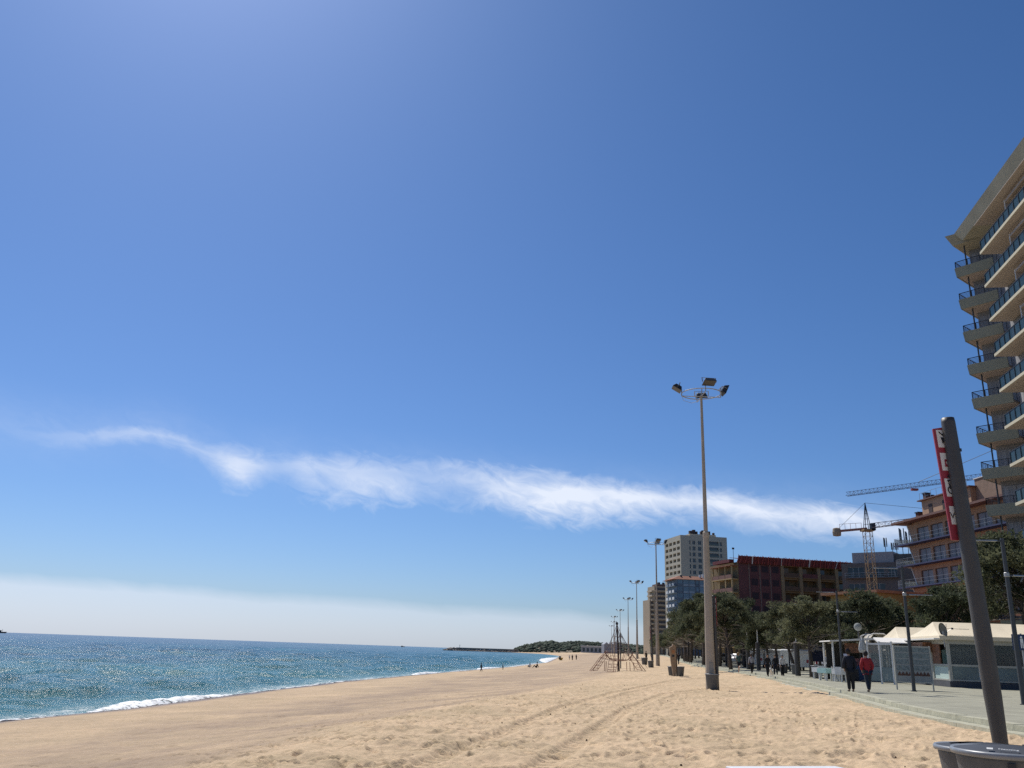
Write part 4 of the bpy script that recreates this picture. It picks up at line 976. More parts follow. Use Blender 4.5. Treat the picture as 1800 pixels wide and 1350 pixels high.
def build_red_block():
    A = at(1297, 990, 196); Bq = at(1497, 1000, 203); ang = math.atan2(Bq.y - A.y, Bq.x - A.x); L_ = math.hypot(Bq.x - A.x, Bq.y - A.y)
    T = thing('apartment_block', 'ochre apartment block with maroon netting and a red slatted pergola along its roof', 'apartment block', (A.x, A.y, 0), ang)
    ztop, FL, nf, D = 22.2, 2.95, 6, 15
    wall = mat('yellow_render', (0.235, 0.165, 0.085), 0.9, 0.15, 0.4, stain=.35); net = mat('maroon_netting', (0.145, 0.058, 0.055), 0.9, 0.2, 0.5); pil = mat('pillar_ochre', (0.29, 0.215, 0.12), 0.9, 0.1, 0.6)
    B = MB(); x0 = L_ * .36; nb = 4; bw = (L_ - x0) / nb; xs = [0.0, x0]; holes = set(); zs = [0]
    for k in range(nf): zf = ztop - FL * (nf - k); zs += [zf + .05, zf + 2.55]
    zs.append(ztop); 
    for i in range(nb): xs += [x0 + bw * i + .9, x0 + bw * (i + 1) - .02]
    for i in range(nb):
        for k in range(nf): holes.add((2 * i + 2, 1 + 2 * k))
    wall_grid(B, 0, 0, 1, 0, xs, zs, holes, 1.6)
    xe = xs[-1]; B.quad((0, D, 0), (0, 0, 0), (0, 0, ztop), (0, D, ztop)); B.quad((xe, 0, 0), (xe, D, 0), (xe, D, ztop), (xe, 0, ztop)); B.quad((0, 0, ztop), (xe, 0, ztop), (xe, D, ztop), (0, D, ztop)); B.quad((0, 1.6, 0), (xe, 1.6, 0), (xe, 1.6, ztop), (0, 1.6, ztop)); B.build('wall', wall, T)
    for i in range(nb):
        xa = x0 + bw * i + .9; xb = x0 + bw * (i + 1) - .02
        MB().box(x0 + bw * i + .0, xa - .1, -.35, -.003, 0, ztop).build('pillar', pil, T)
        for k in range(nf):
            zf = ztop - FL * (nf - k) + .05
            bl = MB().box(xa, xb, -.45, 1.58, zf, zf + .14).build('balcony', wall, T)
            MB().box(xa, xb, -.45, -.35, zf + .14, zf + 1.05).build('balustrade', net if (i + k) % 3 == 0 else mat('brown_balustrade', (0.13, 0.085, 0.055), 0.9), bl)
            MB().box(xa + .3, xb - 1.6, 1.52, 1.59, zf + .14, zf + 2.3).build('glazing', glass_dark, bl)
    # maroon sheeting over the left bays with fine storey lines
    for i in range(4):
        w = x0 / 4; s_ = MB().box(w * i + .06, w * (i + 1) - .06, -.14, -.02, 2, ztop - .1).build('netting', net, T)
        if i > 0:
            for k in range(nf): zf = ztop - FL * (nf - k); MB().box(w * i + .5, w * (i + 1) - .5, -.18, -.142, zf + .9, zf + 2.3).build('window', mat('netted_window', (0.035, 0.018, 0.022), .7, .2, 1), s_)
    for x in (x0 * .245, x0 * .5, x0 * .75): MB().box(x - .12, x + .12, -.25, -.142, 0, ztop).build('scaffold_pole', mat('pale_pole', (0.22, 0.15, 0.12), 0.8), T)
    # lit yellow end wall towards the sea: projecting arcade
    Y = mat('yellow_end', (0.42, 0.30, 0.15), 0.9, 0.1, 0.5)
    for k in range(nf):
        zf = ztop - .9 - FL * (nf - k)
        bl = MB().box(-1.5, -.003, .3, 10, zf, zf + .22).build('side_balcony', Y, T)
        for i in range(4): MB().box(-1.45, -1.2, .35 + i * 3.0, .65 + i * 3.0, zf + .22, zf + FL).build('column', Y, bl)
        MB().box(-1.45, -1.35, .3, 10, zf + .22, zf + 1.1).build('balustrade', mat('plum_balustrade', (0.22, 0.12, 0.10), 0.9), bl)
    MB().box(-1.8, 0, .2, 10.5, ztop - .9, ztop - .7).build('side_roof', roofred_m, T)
    # pergola: slatted red canopy with struts
    red = mat('pergola_red', (0.15, 0.03, 0.032), 0.7, 0.2, 2); n = 46; B = MB()
    B.hexa([(-.4, -1.0, ztop + .55), (L_ + .3, -1.0, ztop + .55), (L_ + .3, 3, ztop + 1.1), (-.4, 3, ztop + 1.1), (-.4, -1.0, ztop + .66), (L_ + .3, -1.0, ztop + .66), (L_ + .3, 3, ztop + 1.2), (-.4, 3, ztop + 1.2)])
    B.hexa([(-.4, -.7, ztop - .25), (L_ + .3, -.7, ztop - .25), (L_ + .3, -.5, ztop - .25), (-.4, -.5, ztop - .25), (-.4, -1.25, ztop + 1.25), (L_ + .3, -1.25, ztop + 1.25), (L_ + .3, -1.05, ztop + 1.3), (-.4, -1.05, ztop + 1.3)]); B.box(-1.6, -.41, 1, 9, ztop - .1, ztop + .6); per = B.build('pergola', red, T)
    S = MB(); Wt = MB()
    for i in range(n):
        x = -.3 + (L_ + .4) * i / (n - 1); (Wt if i % 11 == 5 else S).bar((x, -1.45, ztop + 1.35), (x + random.uniform(-.5, .5), -.85, ztop - .35), .2 if i % 2 else .1)
        if i % 3 == 0: S.bar((x, -1.0, ztop + .6), (x, -1.0, ztop + 1.6), .06)
    S.build('strut_lattice', mat('strut_red', (0.30, 0.06, 0.05), 0.7, .2), per); Wt.build('white_struts', white_m, per)
    MB().tube([(.6, 3, ztop), (.6, 3, ztop + 3.4)], .05, 6).build('antenna', dark_metal, T); MB().box(.35, .85, 2.9, 3.1, ztop + 3.1, ztop + 3.5).build('antenna_head', dark_metal, T)
build_red_block()

def build_grey_block():
    A = at(1480, 1010, 186); Bq = at(1622, 1010, 176); ang = math.atan2(Bq.y - A.y, Bq.x - A.x); L_ = math.hypot(Bq.x - A.x, Bq.y - A.y)
    T = thing('grey_block', 'flat grey building with a cluster of phone antennas on its roof', 'building', (A.x, A.y, 0), ang)
    zt = at(1480, 991, 186).z; wl = mat('grey_render', (0.155, 0.14, 0.125), 0.9, 0.12, 0.5, stain=.3); pw = mat('pale_render', (0.37, 0.35, 0.35), 0.9, 0.06, 0.5)
    B = MB(); xs = [0, 1.2, 4.6, 5.2, 8.6, 9.4, 11.2, L_]; zs = [0, zt - 6.2, zt - 4.2, zt - 2.9, zt - .8, zt]; H_ = {(1, 3), (3, 3), (5, 3), (1, 1), (3, 1)}
    wall_grid(B, 0, 0, 1, 0, xs, zs, H_, .3); B.quad((0, 14, 0), (0, 0, 0), (0, 0, zt), (0, 14, zt)); B.quad((L_, 0, 0), (L_, 14, 0), (L_, 14, zt), (L_, 0, zt)); B.quad((0, 0, zt), (L_, 0, zt), (L_, 14, zt), (0, 14, zt)); B.quad((0, .3, 0), (L_, .3, 0), (L_, .3, zt), (0, .3, zt)); B.build('wall', wl, T)
    for (i, j) in H_:
        w = xs[i + 1] - xs[i]; f = window_proto('window', w, zs[j + 1] - zs[j], galv_m, glass_dark, T, 2); f.location = ((xs[i] + xs[i + 1]) / 2, .2, zs[j]); 
    MB().box(.8, 11.4, -.9, -.003, zt - 3.2, zt - 3.05).build('balcony', wl, T); R_ = MB()
    for i in range(8): R_.bar((.9 + i * 1.45, -.85, zt - 3.05), (.9 + i * 1.45, -.85, zt - 2.1), .05)
    R_.bar((.9, -.85, zt - 2.1), (11.2, -.85, zt - 2.1), .06); R_.bar((.9, -.85, zt - 2.55), (11.2, -.85, zt - 2.55), .04); R_.build('railing', galv_m, T)
    MB().box(1.8, 10.2, 2, 12, zt, zt + 2.4).build('penthouse', pw, T); MB().box(10.21, 17.0, 2.6, 12, zt, zt + 1.9).build('plant_room', wl, T); MB().box(11.5, L_ - .3, 1.2, 2.2, zt, zt + .9).build('roof_wall', wl, T)
    MB().box(4.4, 4.9, 1.9, 1.97, zt + .3, zt + 2.0).build('penthouse_window', mat('blue_window', (0.05, 0.12, 0.17), 0.2), T)
    for x, z1, h, w in ((8.6, 2.2, 2.9, .3), (10.0, 1.9, 2.1, .26), (10.8, 1.9, 2.0, .26), (12.0, 1.9, 5.0, .5), (13.1, 1.9, 4.3, .4), (14.2, 1.9, 4.5, .45), (14.9, 1.9, 2.8, .25)):
        M_ = MB().tube([(x, 2.8, zt + z1), (x, 2.8, zt + z1 + h)], .07, 6).build('antenna_mast', dark_metal, T); P_ = MB()
        for k in range(3): a = k * 2.1; P_.box(x + w * math.cos(a) - .09, x + w * math.cos(a) + .09, 2.8 + w * math.sin(a) - .07, 2.8 + w * math.sin(a) + .07, zt + z1 + h * .45, zt + z1 + h + .3)
        P_.build('antenna_panels', mat('antenna_grey', (0.16, 0.19, 0.20), 0.6), M_)
build_grey_block()

def build_tower():
    A = at(1196, 945, 440); Bq = Vector((A.x + 24.8, A.y + 4.5, 0)); ang = math.atan2(4.5, 24.8); L_ = 25.2
    T = thing('white_tower', 'tallest pale tower block right of the second floodlight mast, chimneys on its roof', 'tower block', (A.x, A.y, 0), ang)
    zt = 60.4; FL = 3.0; nf = 17; D = 23; wl = mat('tower_render', (0.50, 0.45, 0.355), 0.9, 0.05, 0.1, stain=.25)
    cols = [(4.7, 5.4), (6.4, 8.0), (9.4, 11.2), (12.4, 13.2), (14.6, 20.6), (21.2, 22.4)]
    xs = [0.0]; 
    for a, b in cols: xs += [a, b]
    xs.append(L_); zs = [0]; z0 = zt - 2.2 - FL * nf
    for k in range(nf): zs += [z0 + FL * k + .7, z0 + FL * k + 2.7]
    zs.append(zt); B = MB(); holes = {(2 * i + 1, 2 * k + 1) for i in range(6) for k in range(nf)}
    wall_grid(B, 0, 0, 1, 0, xs, zs, holes, .8)
    sx = [0.0]; 
    for i in range(4): sx += [1.6 + i * 5.4, 5.6 + i * 5.4]
    sx.append(D); sz = [0]
    for k in range(nf): sz += [z0 + FL * k + 1.0, z0 + FL * k + 2.6]
    sz.append(zt - 2.0); wall_grid(B, 0, D, 0, -1, sx, sz, {(2 * i + 1, 2 * k + 1) for i in range(4) for k in range(nf)}, 1.2)
    B.quad((0, D, zt - 2), (0, 0, zt - 2), (0, 0, zt), (0, D, zt)); B.quad((L_, 0, 0), (L_, D, 0), (L_, D, zt), (L_, 0, zt)); B.quad((0, 0, zt), (L_, 0, zt), (L_, D, zt), (0, D, zt)); B.quad((L_, D, 0), (0, D, 0), (0, D, zt), (L_, D, zt))
    B.build('wall', wl, T)
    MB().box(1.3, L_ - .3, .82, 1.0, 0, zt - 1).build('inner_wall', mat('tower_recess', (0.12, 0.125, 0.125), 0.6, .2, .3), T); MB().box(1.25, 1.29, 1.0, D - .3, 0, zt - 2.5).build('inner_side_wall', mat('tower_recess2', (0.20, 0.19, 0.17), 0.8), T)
    protos = {}
    for ci, (a, b) in enumerate(cols):
        for k in range(4, nf):
            key = round(b - a, 2); loc = ((a + b) / 2, .3, z0 + FL * k + .71)
            if b - a > 3:
                if key not in protos:
                    f = MB().box(-(b - a) / 2 + .01, (b - a) / 2 - .01, -.45, -.35, 0, .85).build('balcony_rail', mat('green_rail', (0.13, 0.165, 0.15), 0.5), T); f.location = loc
                    MB().box(-(b - a) / 2 + .4, (b - a) / 2 - .4, .3, .42, .1, 1.9).build('glazing', glass_dark, f); protos[key] = f
                else: place_part(protos[key], T, loc, 0)
            else:
                if key not in protos: f = window_proto('window', b - a, 1.98, galv_m, glass_dark, T, 0 if b - a < 1 else 1); f.location = loc; protos[key] = f
                else: place_part(protos[key], T, loc, 0)
    MB().box(6.2, 20.6, 3, 12, zt, zt + 1.3).build('lift_house', wl, T)
    for x, h, w in ((7.6, 3.0, .9), (9.2, 3.6, .7), (10.6, 2.8, .5), (13.4, 3.0, .6), (14.5, 3.6, .9), (17.5, 3.2, .55), (20.0, 2.6, .4)):
        MB().box(x - w, x + w, 4, 5.5, zt + 1.3, zt + h).build('chimney', mat('tower_chimney', (0.07, 0.05, 0.05), 0.9), T)
    MB().tube([(15.3, 5, zt), (15.3, 5, zt + 6.2)], .12, 6).build('antenna', dark_metal, T)
build_tower()

def build_simple(name, label, cat, A, ang, L_, D, zt, FL, wallm, kind):
    T = thing(name, label, cat, (A.x, A.y, 0), ang); nf = int(zt / FL)
    MB().box(0, L_, 0, D, 0, zt).build('wall', wallm, T)
    return T, nf
def build_blue_block():
    A = at(1190, 1030, 380); ang = .12; L_, D, zt, FL = 16.5, 14, 33.2, 2.95
    gl = mat('blue_glazing', (0.10, 0.17, 0.24), 0.18, 0.3, 0.25, spec=.6); fr = mat('blue_frame', (0.12, 0.155, 0.20), 0.6, 0.2, 0.4); fw = mat('pale_blue_panel', (0.27, 0.34, 0.40), 0.5, .1, .3)
    T, nf = build_simple('glazed_block', 'blue glazed apartment block with a red tiled roof, in front of the tall pale tower', 'apartment block', A, ang, L_, D, zt, FL, fr, 0)
    for k in range(4, nf):
        z = zt - FL * (nf - k) + .1
        for i, (a, b) in enumerate(((.3, 2.4), (2.9, 5.2), (5.5, 7.9), (8.6, 9.6), (10.2, 12.3), (12.7, 14.3), (14.7, 16.2))):
            w = MB().box(a, b, -.10, -.003, z + 1.0, z + 2.75).build('window', gl, T); MB().box(a, b, -.14, -.103, z + .05, z + .95).build('panel', fw if i in (1, 2, 4) else fr, w)
        bl = MB().box(-1.1, -.003, .5, D - .5, z, z + .18).build('side_balcony', fw, T)
        for j in range(3): MB().box(-1.2, -1.02, .9 + j * 4.4, 3.4 + j * 4.4, z + .2, z + 1.3).build('balcony_front', white_m, bl)
    B = MB(); B.hexa([(-2.2, -.9, zt), (L_ + .8, -.9, zt), (L_ + .8, D + .8, zt), (-2.2, D + .8, zt), (1.8, 2.5, zt + 1.7), (L_ - 2, 2.5, zt + 1.7), (L_ - 2, D - 3, zt + 1.7), (1.8, D - 3, zt + 1.7)]); B.build('roof', roofred_m, T)
    for x, h in ((2.5, 2.0), (6.5, 1.8), (11, 2.4), (12.4, 2.8), (13.2, 2.4)): MB().box(x - .35, x + .35, 1.5, 2.2, zt + .5, zt + h).build('chimney', white_m if x > 10 else dark_metal, T)
build_blue_block()
def build_beige_tower():
    A = at(1148, 1060, 560); wl = mat('beige_render', (0.40, 0.32, 0.23), 0.9, 0.08, 0.1, stain=.2); dk = mat('beige_recess', (0.11, 0.10, 0.10), 0.8)
    T = thing('beige_tower', 'stepped beige apartment tower farthest along the beachfront', 'tower block', (A.x, A.y, 0), .15)
    for nm, x0, x1, y0, zt in (('main_wall', 1.5, 14, 1.5, 43.5), ('step_wall', -1.0, 1.5, 4, 35.0)):
        wb = MB().box(x0, x1, y0, y0 + 14, 0, zt).build(nm, wl, T); k = 0
        while zt - 2.0 - 2.9 * k > 8:
            z = zt - 2.4 - 2.9 * k; MB().box(x0 + .5, x1 - .3, y0 - .03, y0 - .003, z, z + 1.5).build('window_band', dk, wb); k += 1
            if nm == 'main_wall':
                MB().box(x0 + .2, x1 - .1, y0 - 1.2, y0 - .031, z - 1.05, z - .15).build('balcony', wl, wb); MB().box(x0 - 1.5, x0 - .003, y0 + 1, y0 + 11, z - 1.05, z - .1).build('side_balcony', mat('pale_beige', (0.5, 0.42, 0.32), 0.9), wb)
    MB().box(3.5, 12.5, 3, 12, 43.5, 45.0).build('roof_house', mat('brown_roof', (0.17, 0.10, 0.08), 0.9), T)
    for x in (5, 8, 10.5): MB().box(x, x + 1.3, 4, 6, 45.0, 46.2).build('chimney', dark_metal, T)
build_beige_tower()
def build_small_houses():
    A = at(1249, 1033, 300); zt = at(1255, 1032, 300).z
    T = thing('orange_roof_house', 'low house with a pale orange pitched roof between the nearest mast and the netted block', 'house', (A.x + 1.5, A.y, 0), .1)
    MB().box(0, 10.5, 0, 8, 0, zt - 1.6).build('wall', mat('house_wall', (0.30, 0.29, 0.31), 0.9), T)
    B = MB(); B.quad((-.4, -.4, zt - 1.7), (8, -.4, zt + 1.6), (8, 8.4, zt + 1.6), (-.4, 8.4, zt - 1.7)); B.quad((8, -.4, zt + 1.6), (11, -.4, zt + 1.4), (11, 8.4, zt + 1.4), (8, 8.4, zt + 1.6)); B.quad((8, -.4, zt + 1.59), (-.4, -.4, zt - 1.71), (-.4, -.4, zt - 2.0), (11, -.4, zt - 1.6)); B.tri((8, -.4, zt + 1.58), (11, -.4, zt - 1.6), (11, -.4, zt + 1.38))
    B.build('roof', mat('orange_tile', (0.45, 0.22, 0.12), 0.9, .15, 1), T); MB().bar((-.4, -.45, zt - 1.6), (8, -.45, zt + 1.75), .3, .35).build('barge_board', white_m, T)
    for k in range(3): MB().box(2 + k * 3, 3.6 + k * 3, -.05, -.003, zt - 4.5, zt - 2.9).build('window', mat('teal_window', (0.08, 0.2, 0.2), .3), T)
    # yellow low building with an orange roof edge, in front of the grey block
    A = at(1445, 1043, 112); Bq = at(1534, 1025, 104); L_ = math.hypot(Bq.x - A.x, Bq.y - A.y)
    T = thing('yellow_house', 'low yellow house with a thin orange roof edge showing above the pines', 'house', (A.x, A.y, 0), math.atan2(Bq.y - A.y, Bq.x - A.x))
    MB().box(.6, L_ + .3, .8, 10, 0, A.z - .3).build('wall', mat('yellow_wall', (0.42, 0.28, 0.10), 0.9, .1, .5), T); MB().box(-.2, L_ + .6, -.1, 10.5, A.z - .28, A.z + .05).build('roof', mat('orange_tile', (0.45, 0.22, 0.12)), T)
    for k in range(3): MB().box(1.4 + k * 2.6, 2.6 + k * 2.6, .74, .797, A.z - 2.4, A.z - 1.1).build('window', glass_dark, T)
    # dark shop row behind the trees
    shops = [(40, 92, 'beige', (0.30, 0.25, 0.19), 'beige shop building behind the pines, second from the right'), (48, 116, 'ochre', (0.34, 0.24, 0.12), 'ochre shop building behind the pines'), (56, 142, 'grey', (0.22, 0.22, 0.23), 'grey shop building deep behind the pines'), (64, 172, 'pink', (0.30, 0.19, 0.16), 'pinkish shop building deep behind the pines'),
             (73, 215, 'white', (0.36, 0.35, 0.33), 'white shop building far behind the pine row'), (86, 270, 'brown', (0.2, 0.15, 0.11), 'brown shop building far behind the pine row'), (43, 60, 'green', (0.22, 0.24, 0.17), 'greenish building under the hotel, behind the right hand pines'), (100, 340, 'cream', (0.38, 0.34, 0.27), 'cream building at the far end of the pine row')]
    for x, y, nm, c, l in shops:
        L_ = 17 + y * .06; zt = 5.5 + (y > 110) * 3.2 + (y > 180) * 3; T = thing('shop_building', l, 'building', (x, y, 0), math.radians(-80))
        MB().box(-L_ * .5, L_ * .5, 0, 10, 0, zt).build('wall', mat('shop_' + nm, c, .9, .1, .3, stain=.3), T); MB().box(-L_ * .5 - .3, L_ * .5 + .3, -.4, 10.3, zt, zt + .25).build('roof', roofred_m, T)
        for k in range(5):
            xx = -L_ * .5 + 1 + k * (L_ - 2) / 5; w = (L_ - 2) / 5 - .8
            d_ = MB().box(xx, xx + w, -.05, -.003, .2, 2.8).build('shop_window', glass_dark, T); MB().hexa([(xx, -1.5, 2.75), (xx + w, -1.5, 2.75), (xx + w, -.06, 3.2), (xx, -.06, 3.2), (xx, -1.5, 2.8), (xx + w, -1.5, 2.8), (xx + w, -.06, 3.3), (xx, -.06, 3.3)]).build('awning', mat('awning%d' % (k % 3), ((0.35, .3, .2), (.05, .07, .16), (.4, .38, .34))[k % 3], .8), d_)
            if zt > 6: MB().box(xx + .4, xx + w - .4, -.04, -.003, 4.4, 6.0).build('window', glass_dark, T)
build_small_houses()

# ------------------------------------------------------------------ pines
bark_m = mat('pine_bark', (0.085, 0.072, 0.064), 0.95, 0.35, 4, bump=0.7, bscale=14, stretch=(2, 2, 0.5))
twig_m = mat('dead_twig', (0.26, 0.225, 0.19), 0.9, 0.2, 4)
def foliage(name, c1, c2):
    m = bpy.data.materials.new(name); m.use_nodes = True; t = m.node_tree; L = t.links.new; b = t.nodes['Principled BSDF']
    g = N(t, 'ShaderNodeTexCoord'); oi = N(t, 'ShaderNodeObjectInfo')
    n = N(t, 'ShaderNodeTexNoise'); n.inputs['Scale'].default_value = 1.3; n.inputs['Detail'].default_value = 3; L(g.outputs['Object'], n.inputs['Vector'])
    n2 = N(t, 'ShaderNodeTexNoise'); n2.inputs['Scale'].default_value = 9; L(g.outputs['Object'], n2.inputs['Vector'])
    f = M(t, 'ADD', M(t, 'MULTIPLY_ADD', n.outputs[0], 2.2, -0.9), M(t, 'MULTIPLY_ADD', n2.outputs[0], 1.2, -0.5)); f = M(t, 'ADD', f, M(t, 'MULTIPLY_ADD', oi.outputs['Random'], 0.9, -0.35), clamp=True)
    mx = N(t, 'ShaderNodeMix', data_type='RGBA'); L(f, mx.inputs[0]); mx.inputs[6].default_value = (*c1, 1); mx.inputs[7].default_value = (*c2, 1)
    L(mx.outputs[2], b.inputs['Base Color']); b.inputs['Roughness'].default_value = 0.75; b.inputs['Specular IOR Level'].default_value = 0.15
    tr = N(t, 'ShaderNodeBsdfTranslucent'); L(mx.outputs[2], tr.inputs[0]); ms = N(t, 'ShaderNodeMixShader'); ms.inputs[0].default_value = 0.36
    L(b.outputs[0], ms.inputs[1]); L(tr.outputs[0], ms.inputs[2]); L(ms.outputs[0], t.nodes['Material Output'].inputs[0]); return m
needles_m = foliage('pine_needles', (0.068, 0.084, 0.05), (0.185, 0.19, 0.11))
def make_pine(seed, h=8.5, cr=3.3, n_cl=46, tufts=150, lean=0.1):
    rg = np.random.default_rng(seed); rnd = random.Random(seed)
    t = thing('pine_tree', 'x', 'pine tree', group='pines behind the promenade')
    la = rnd.uniform(0, 6.28); top = Vector((math.cos(la) * lean * h, math.sin(la) * lean * h, h * .72)); fork = h * rnd.uniform(.30, .4)
    P = [Vector((0, 0, -.2)), Vector((top.x * .15 + .08, top.y * .12, fork * .5)), Vector((top.x * .4, top.y * .4, fork)), Vector((top.x * .75, top.y * .7, h * .55)), top]
    B = MB(); B.tube(P, [.24, .19, .165, .11, .05], 8); B.build('trunk', bark_m, t, smooth=True)
    C = []
    for i in range(n_cl):
        a = rnd.uniform(0, 2 * PI); q = math.sqrt(rnd.random()); zz = rnd.random() ** .6
        r = cr * q * (1 - .35 * zz) * rnd.uniform(.75, 1.22); z = h * .40 + (h * .56) * zz * (1 - .30 * q * q) + rnd.uniform(-.2, .2)
        C.append(Vector((top.x * .8 + r * math.cos(a), top.y * .8 + r * math.sin(a), z)))
    L_ = MB()
    for i, c in enumerate(C):
        if i % 2: continue
        s = rnd.uniform(.25, .95); p0 = P[2].lerp(P[4], s) if c.z > h * .55 else P[2].lerp(P[3], rnd.random())
        m = p0.lerp(c, .5) + Vector((rnd.uniform(-.3, .3), rnd.uniform(-.3, .3), rnd.uniform(-.35, .1))); L_.tube([p0, m, c], [.065, .04, .02], 5)
    L_.build('limbs', bark_m, t, smooth=True)
    D_ = MB()
    for i in range(24):
        a = rnd.uniform(0, 2 * PI); p0 = P[1].lerp(P[3], rnd.uniform(.3, 1)); e = p0 + Vector((math.cos(a) * rnd.uniform(1.0, 3.3), math.sin(a) * rnd.uniform(1.0, 3.3), rnd.uniform(-.4, 1.3))); m = p0.lerp(e, .5) + Vector((0, 0, rnd.uniform(-.2, .3)))
        D_.tube([p0, m, e], [.042, .028, .012], 4); D_.tube([m, m + Vector((rnd.uniform(-.6, .6), rnd.uniform(-.6, .6), rnd.uniform(-.2, .4)))], [.015, .006], 4)
    D_.build('dead_branches', twig_m, t)
    cs = np.array(C); k = n_cl * tufts; ci = np.repeat(np.arange(n_cl), tufts); size = rg.uniform(.42, 1.0, n_cl)[ci]
    d = rg.normal(size=(k, 3)); d /= np.linalg.norm(d, axis=1, keepdims=True); rad = rg.random((k, 1)) ** .45
    cen = cs[ci] + d * rad * size[:, None] * np.array([1.15, 1.15, .62])
    ax = d + rg.normal(size=(k, 3)) * .7 + np.array([0, 0, .35]); ax /= np.linalg.norm(ax, axis=1, keepdims=True)
    sd_ = np.cross(ax, rg.normal(size=(k, 3))); sd_ /= np.linalg.norm(sd_, axis=1, keepdims=True)
    ln = rg.uniform(.16, .34, (k, 1)); w = rg.uniform(.035, .085, (k, 1))
    V = np.stack([cen - ax * ln * .5 - sd_ * w * .4, cen - ax * ln * .5 + sd_ * w * .4, cen + ax * ln * .5 + sd_ * w, cen + ax * ln * .5 - sd_ * w], 1).reshape(-1, 3)
    npmesh('crown', V, np.arange(4 * k).reshape(-1, 4), needles_m, False, t)
    return t
PINES = [make_pine(21, 8.6, 3.4, 50, 165, .05), make_pine(33, 8.0, 3.1, 44, 165, .12), make_pine(47, 9.2, 3.7, 54, 165, -.08), make_pine(58, 8.3, 3.0, 40, 175, .16)]
PT = [tree_of(p) for p in PINES]; used = [False] * 4
def put_pine(i, x, y, s, rz, label, zs=1.0):
    z = float(prom_z(y)) if x < tab(KX, y) + 24 else float(tab(RZ, y)) * .9
    if not used[i]:
        p = PINES[i]; used[i] = True; p.location = (x, y, z - .05); p.rotation_euler = (0, 0, rz); p.scale = (s, s, s * zs); p['label'] = label; return p
    return dup(PINES[i], (x, y, z - .05), rz, label, (s, s, s * zs), tree=PT[i])
special = [(2, 36.5, 61.5, 1.22, 'tall pine rising behind the right hand white kiosk roof'), (0, 41.5, 58.0, 1.2, 'big pine at the far right behind the slim street lamp, partly cut by the frame'),
           (1, 31.0, 62.5, .84, 'pine standing between the white kiosk and the orange hotel'), (3, 27.6, 65.5, .78, 'pine behind the globe lamp and the cafe stalls'),
           (3, 36.0, 69.5, .92, 'pine in the second row behind the white kiosk'), (0, 31.5, 73.0, .78, 'pine in the second row behind the cafe stalls'),
           (1, 22.4, 65.3, .74, 'leaning pine just left of the dark blue banner'), (3, 24.6, 76.0, .72, 'pine next to the broad dark column'), (2, 21.9, 86.3, .84, 'pine standing on the pavement edge right of the nearest mast'), (1, 28.3, 80, .70, 'pine behind the group walking a white dog'), (0, 45, 66, 1.25, 'pine at the right edge behind the hotel foot')]
for i, x, y, s, l in special: put_pine(i, x, y, s, random.uniform(0, 6.28), l)
for i, x, y, s, l in ((2, 27.0, 88, .66, 'slim low pine right behind the two grey columns'), (0, 30.5, 93, .64, 'slim low pine in front of the white vans, left one'), (3, 33.5, 92, .66, 'slim low pine in front of the white vans, right one'), (1, 25.0, 90, .62, 'small pine between the runner and the grey column'),
                      (3, 31.5, 84, .66, 'low pine behind the broad dark column'), (0, 27.0, 71, .72, 'dark pine trunk left of the slim lamp by the cafe tables'), (2, 33.5, 79, .78, 'pine in the second row left of the globe lamp'), (1, 29.5, 100, .68, 'small pine in the gap behind the walking group'), (0, 24.6, 98, .72, 'small pine right behind the runner'), (3, 27.0, 108, 1.06, 'taller dark pine rising above its neighbours left of the netted block')):
    put_pine(i, x, y, s, random.uniform(0, 6.28), l)
rp = random.Random(77)
ORD = ('first', 'second', 'third', 'fourth', 'fifth', 'sixth', 'seventh', 'eighth', 'ninth', 'tenth', 'eleventh', 'twelfth', 'thirteenth', 'fourteenth', 'fifteenth', 'sixteenth')
def pine_rows():
    RN = ('beach side row', 'second row', 'middle row', 'inland row')
    for row, (off, y0) in enumerate(((1.0, 104), (5.6, 106), (11.0, 100), (18.0, 92))):
        y = y0; c = 0
        while y < 430:
            x = float(tab(KX, y)) + off + rp.uniform(-1, 1); s = rp.uniform(.80, 1.04) * (.74 if (row > 1 and y < 125) or row == 3 else 1) * (1.08 if row < 2 and 108 < y < 160 else 1)
            l = (ORD[c] + ' pine of the ' + RN[row] + ' of the long avenue, counted away from the camera') if c < (16, 8, 5, 4)[row] else ('small far pine at the distant end of the avenue' if y > 230 else 'pine half hidden inside the long avenue behind its front trees')
            put_pine(rp.randrange(4), x, y, s, rp.uniform(0, 6.28), l); c += 1
            y += rp.uniform(5.5, 7.5) * (1 + .5 * (row > 1)) * (1 if y < 170 else 1.6 if y < 260 else 2.4)
pine_rows()
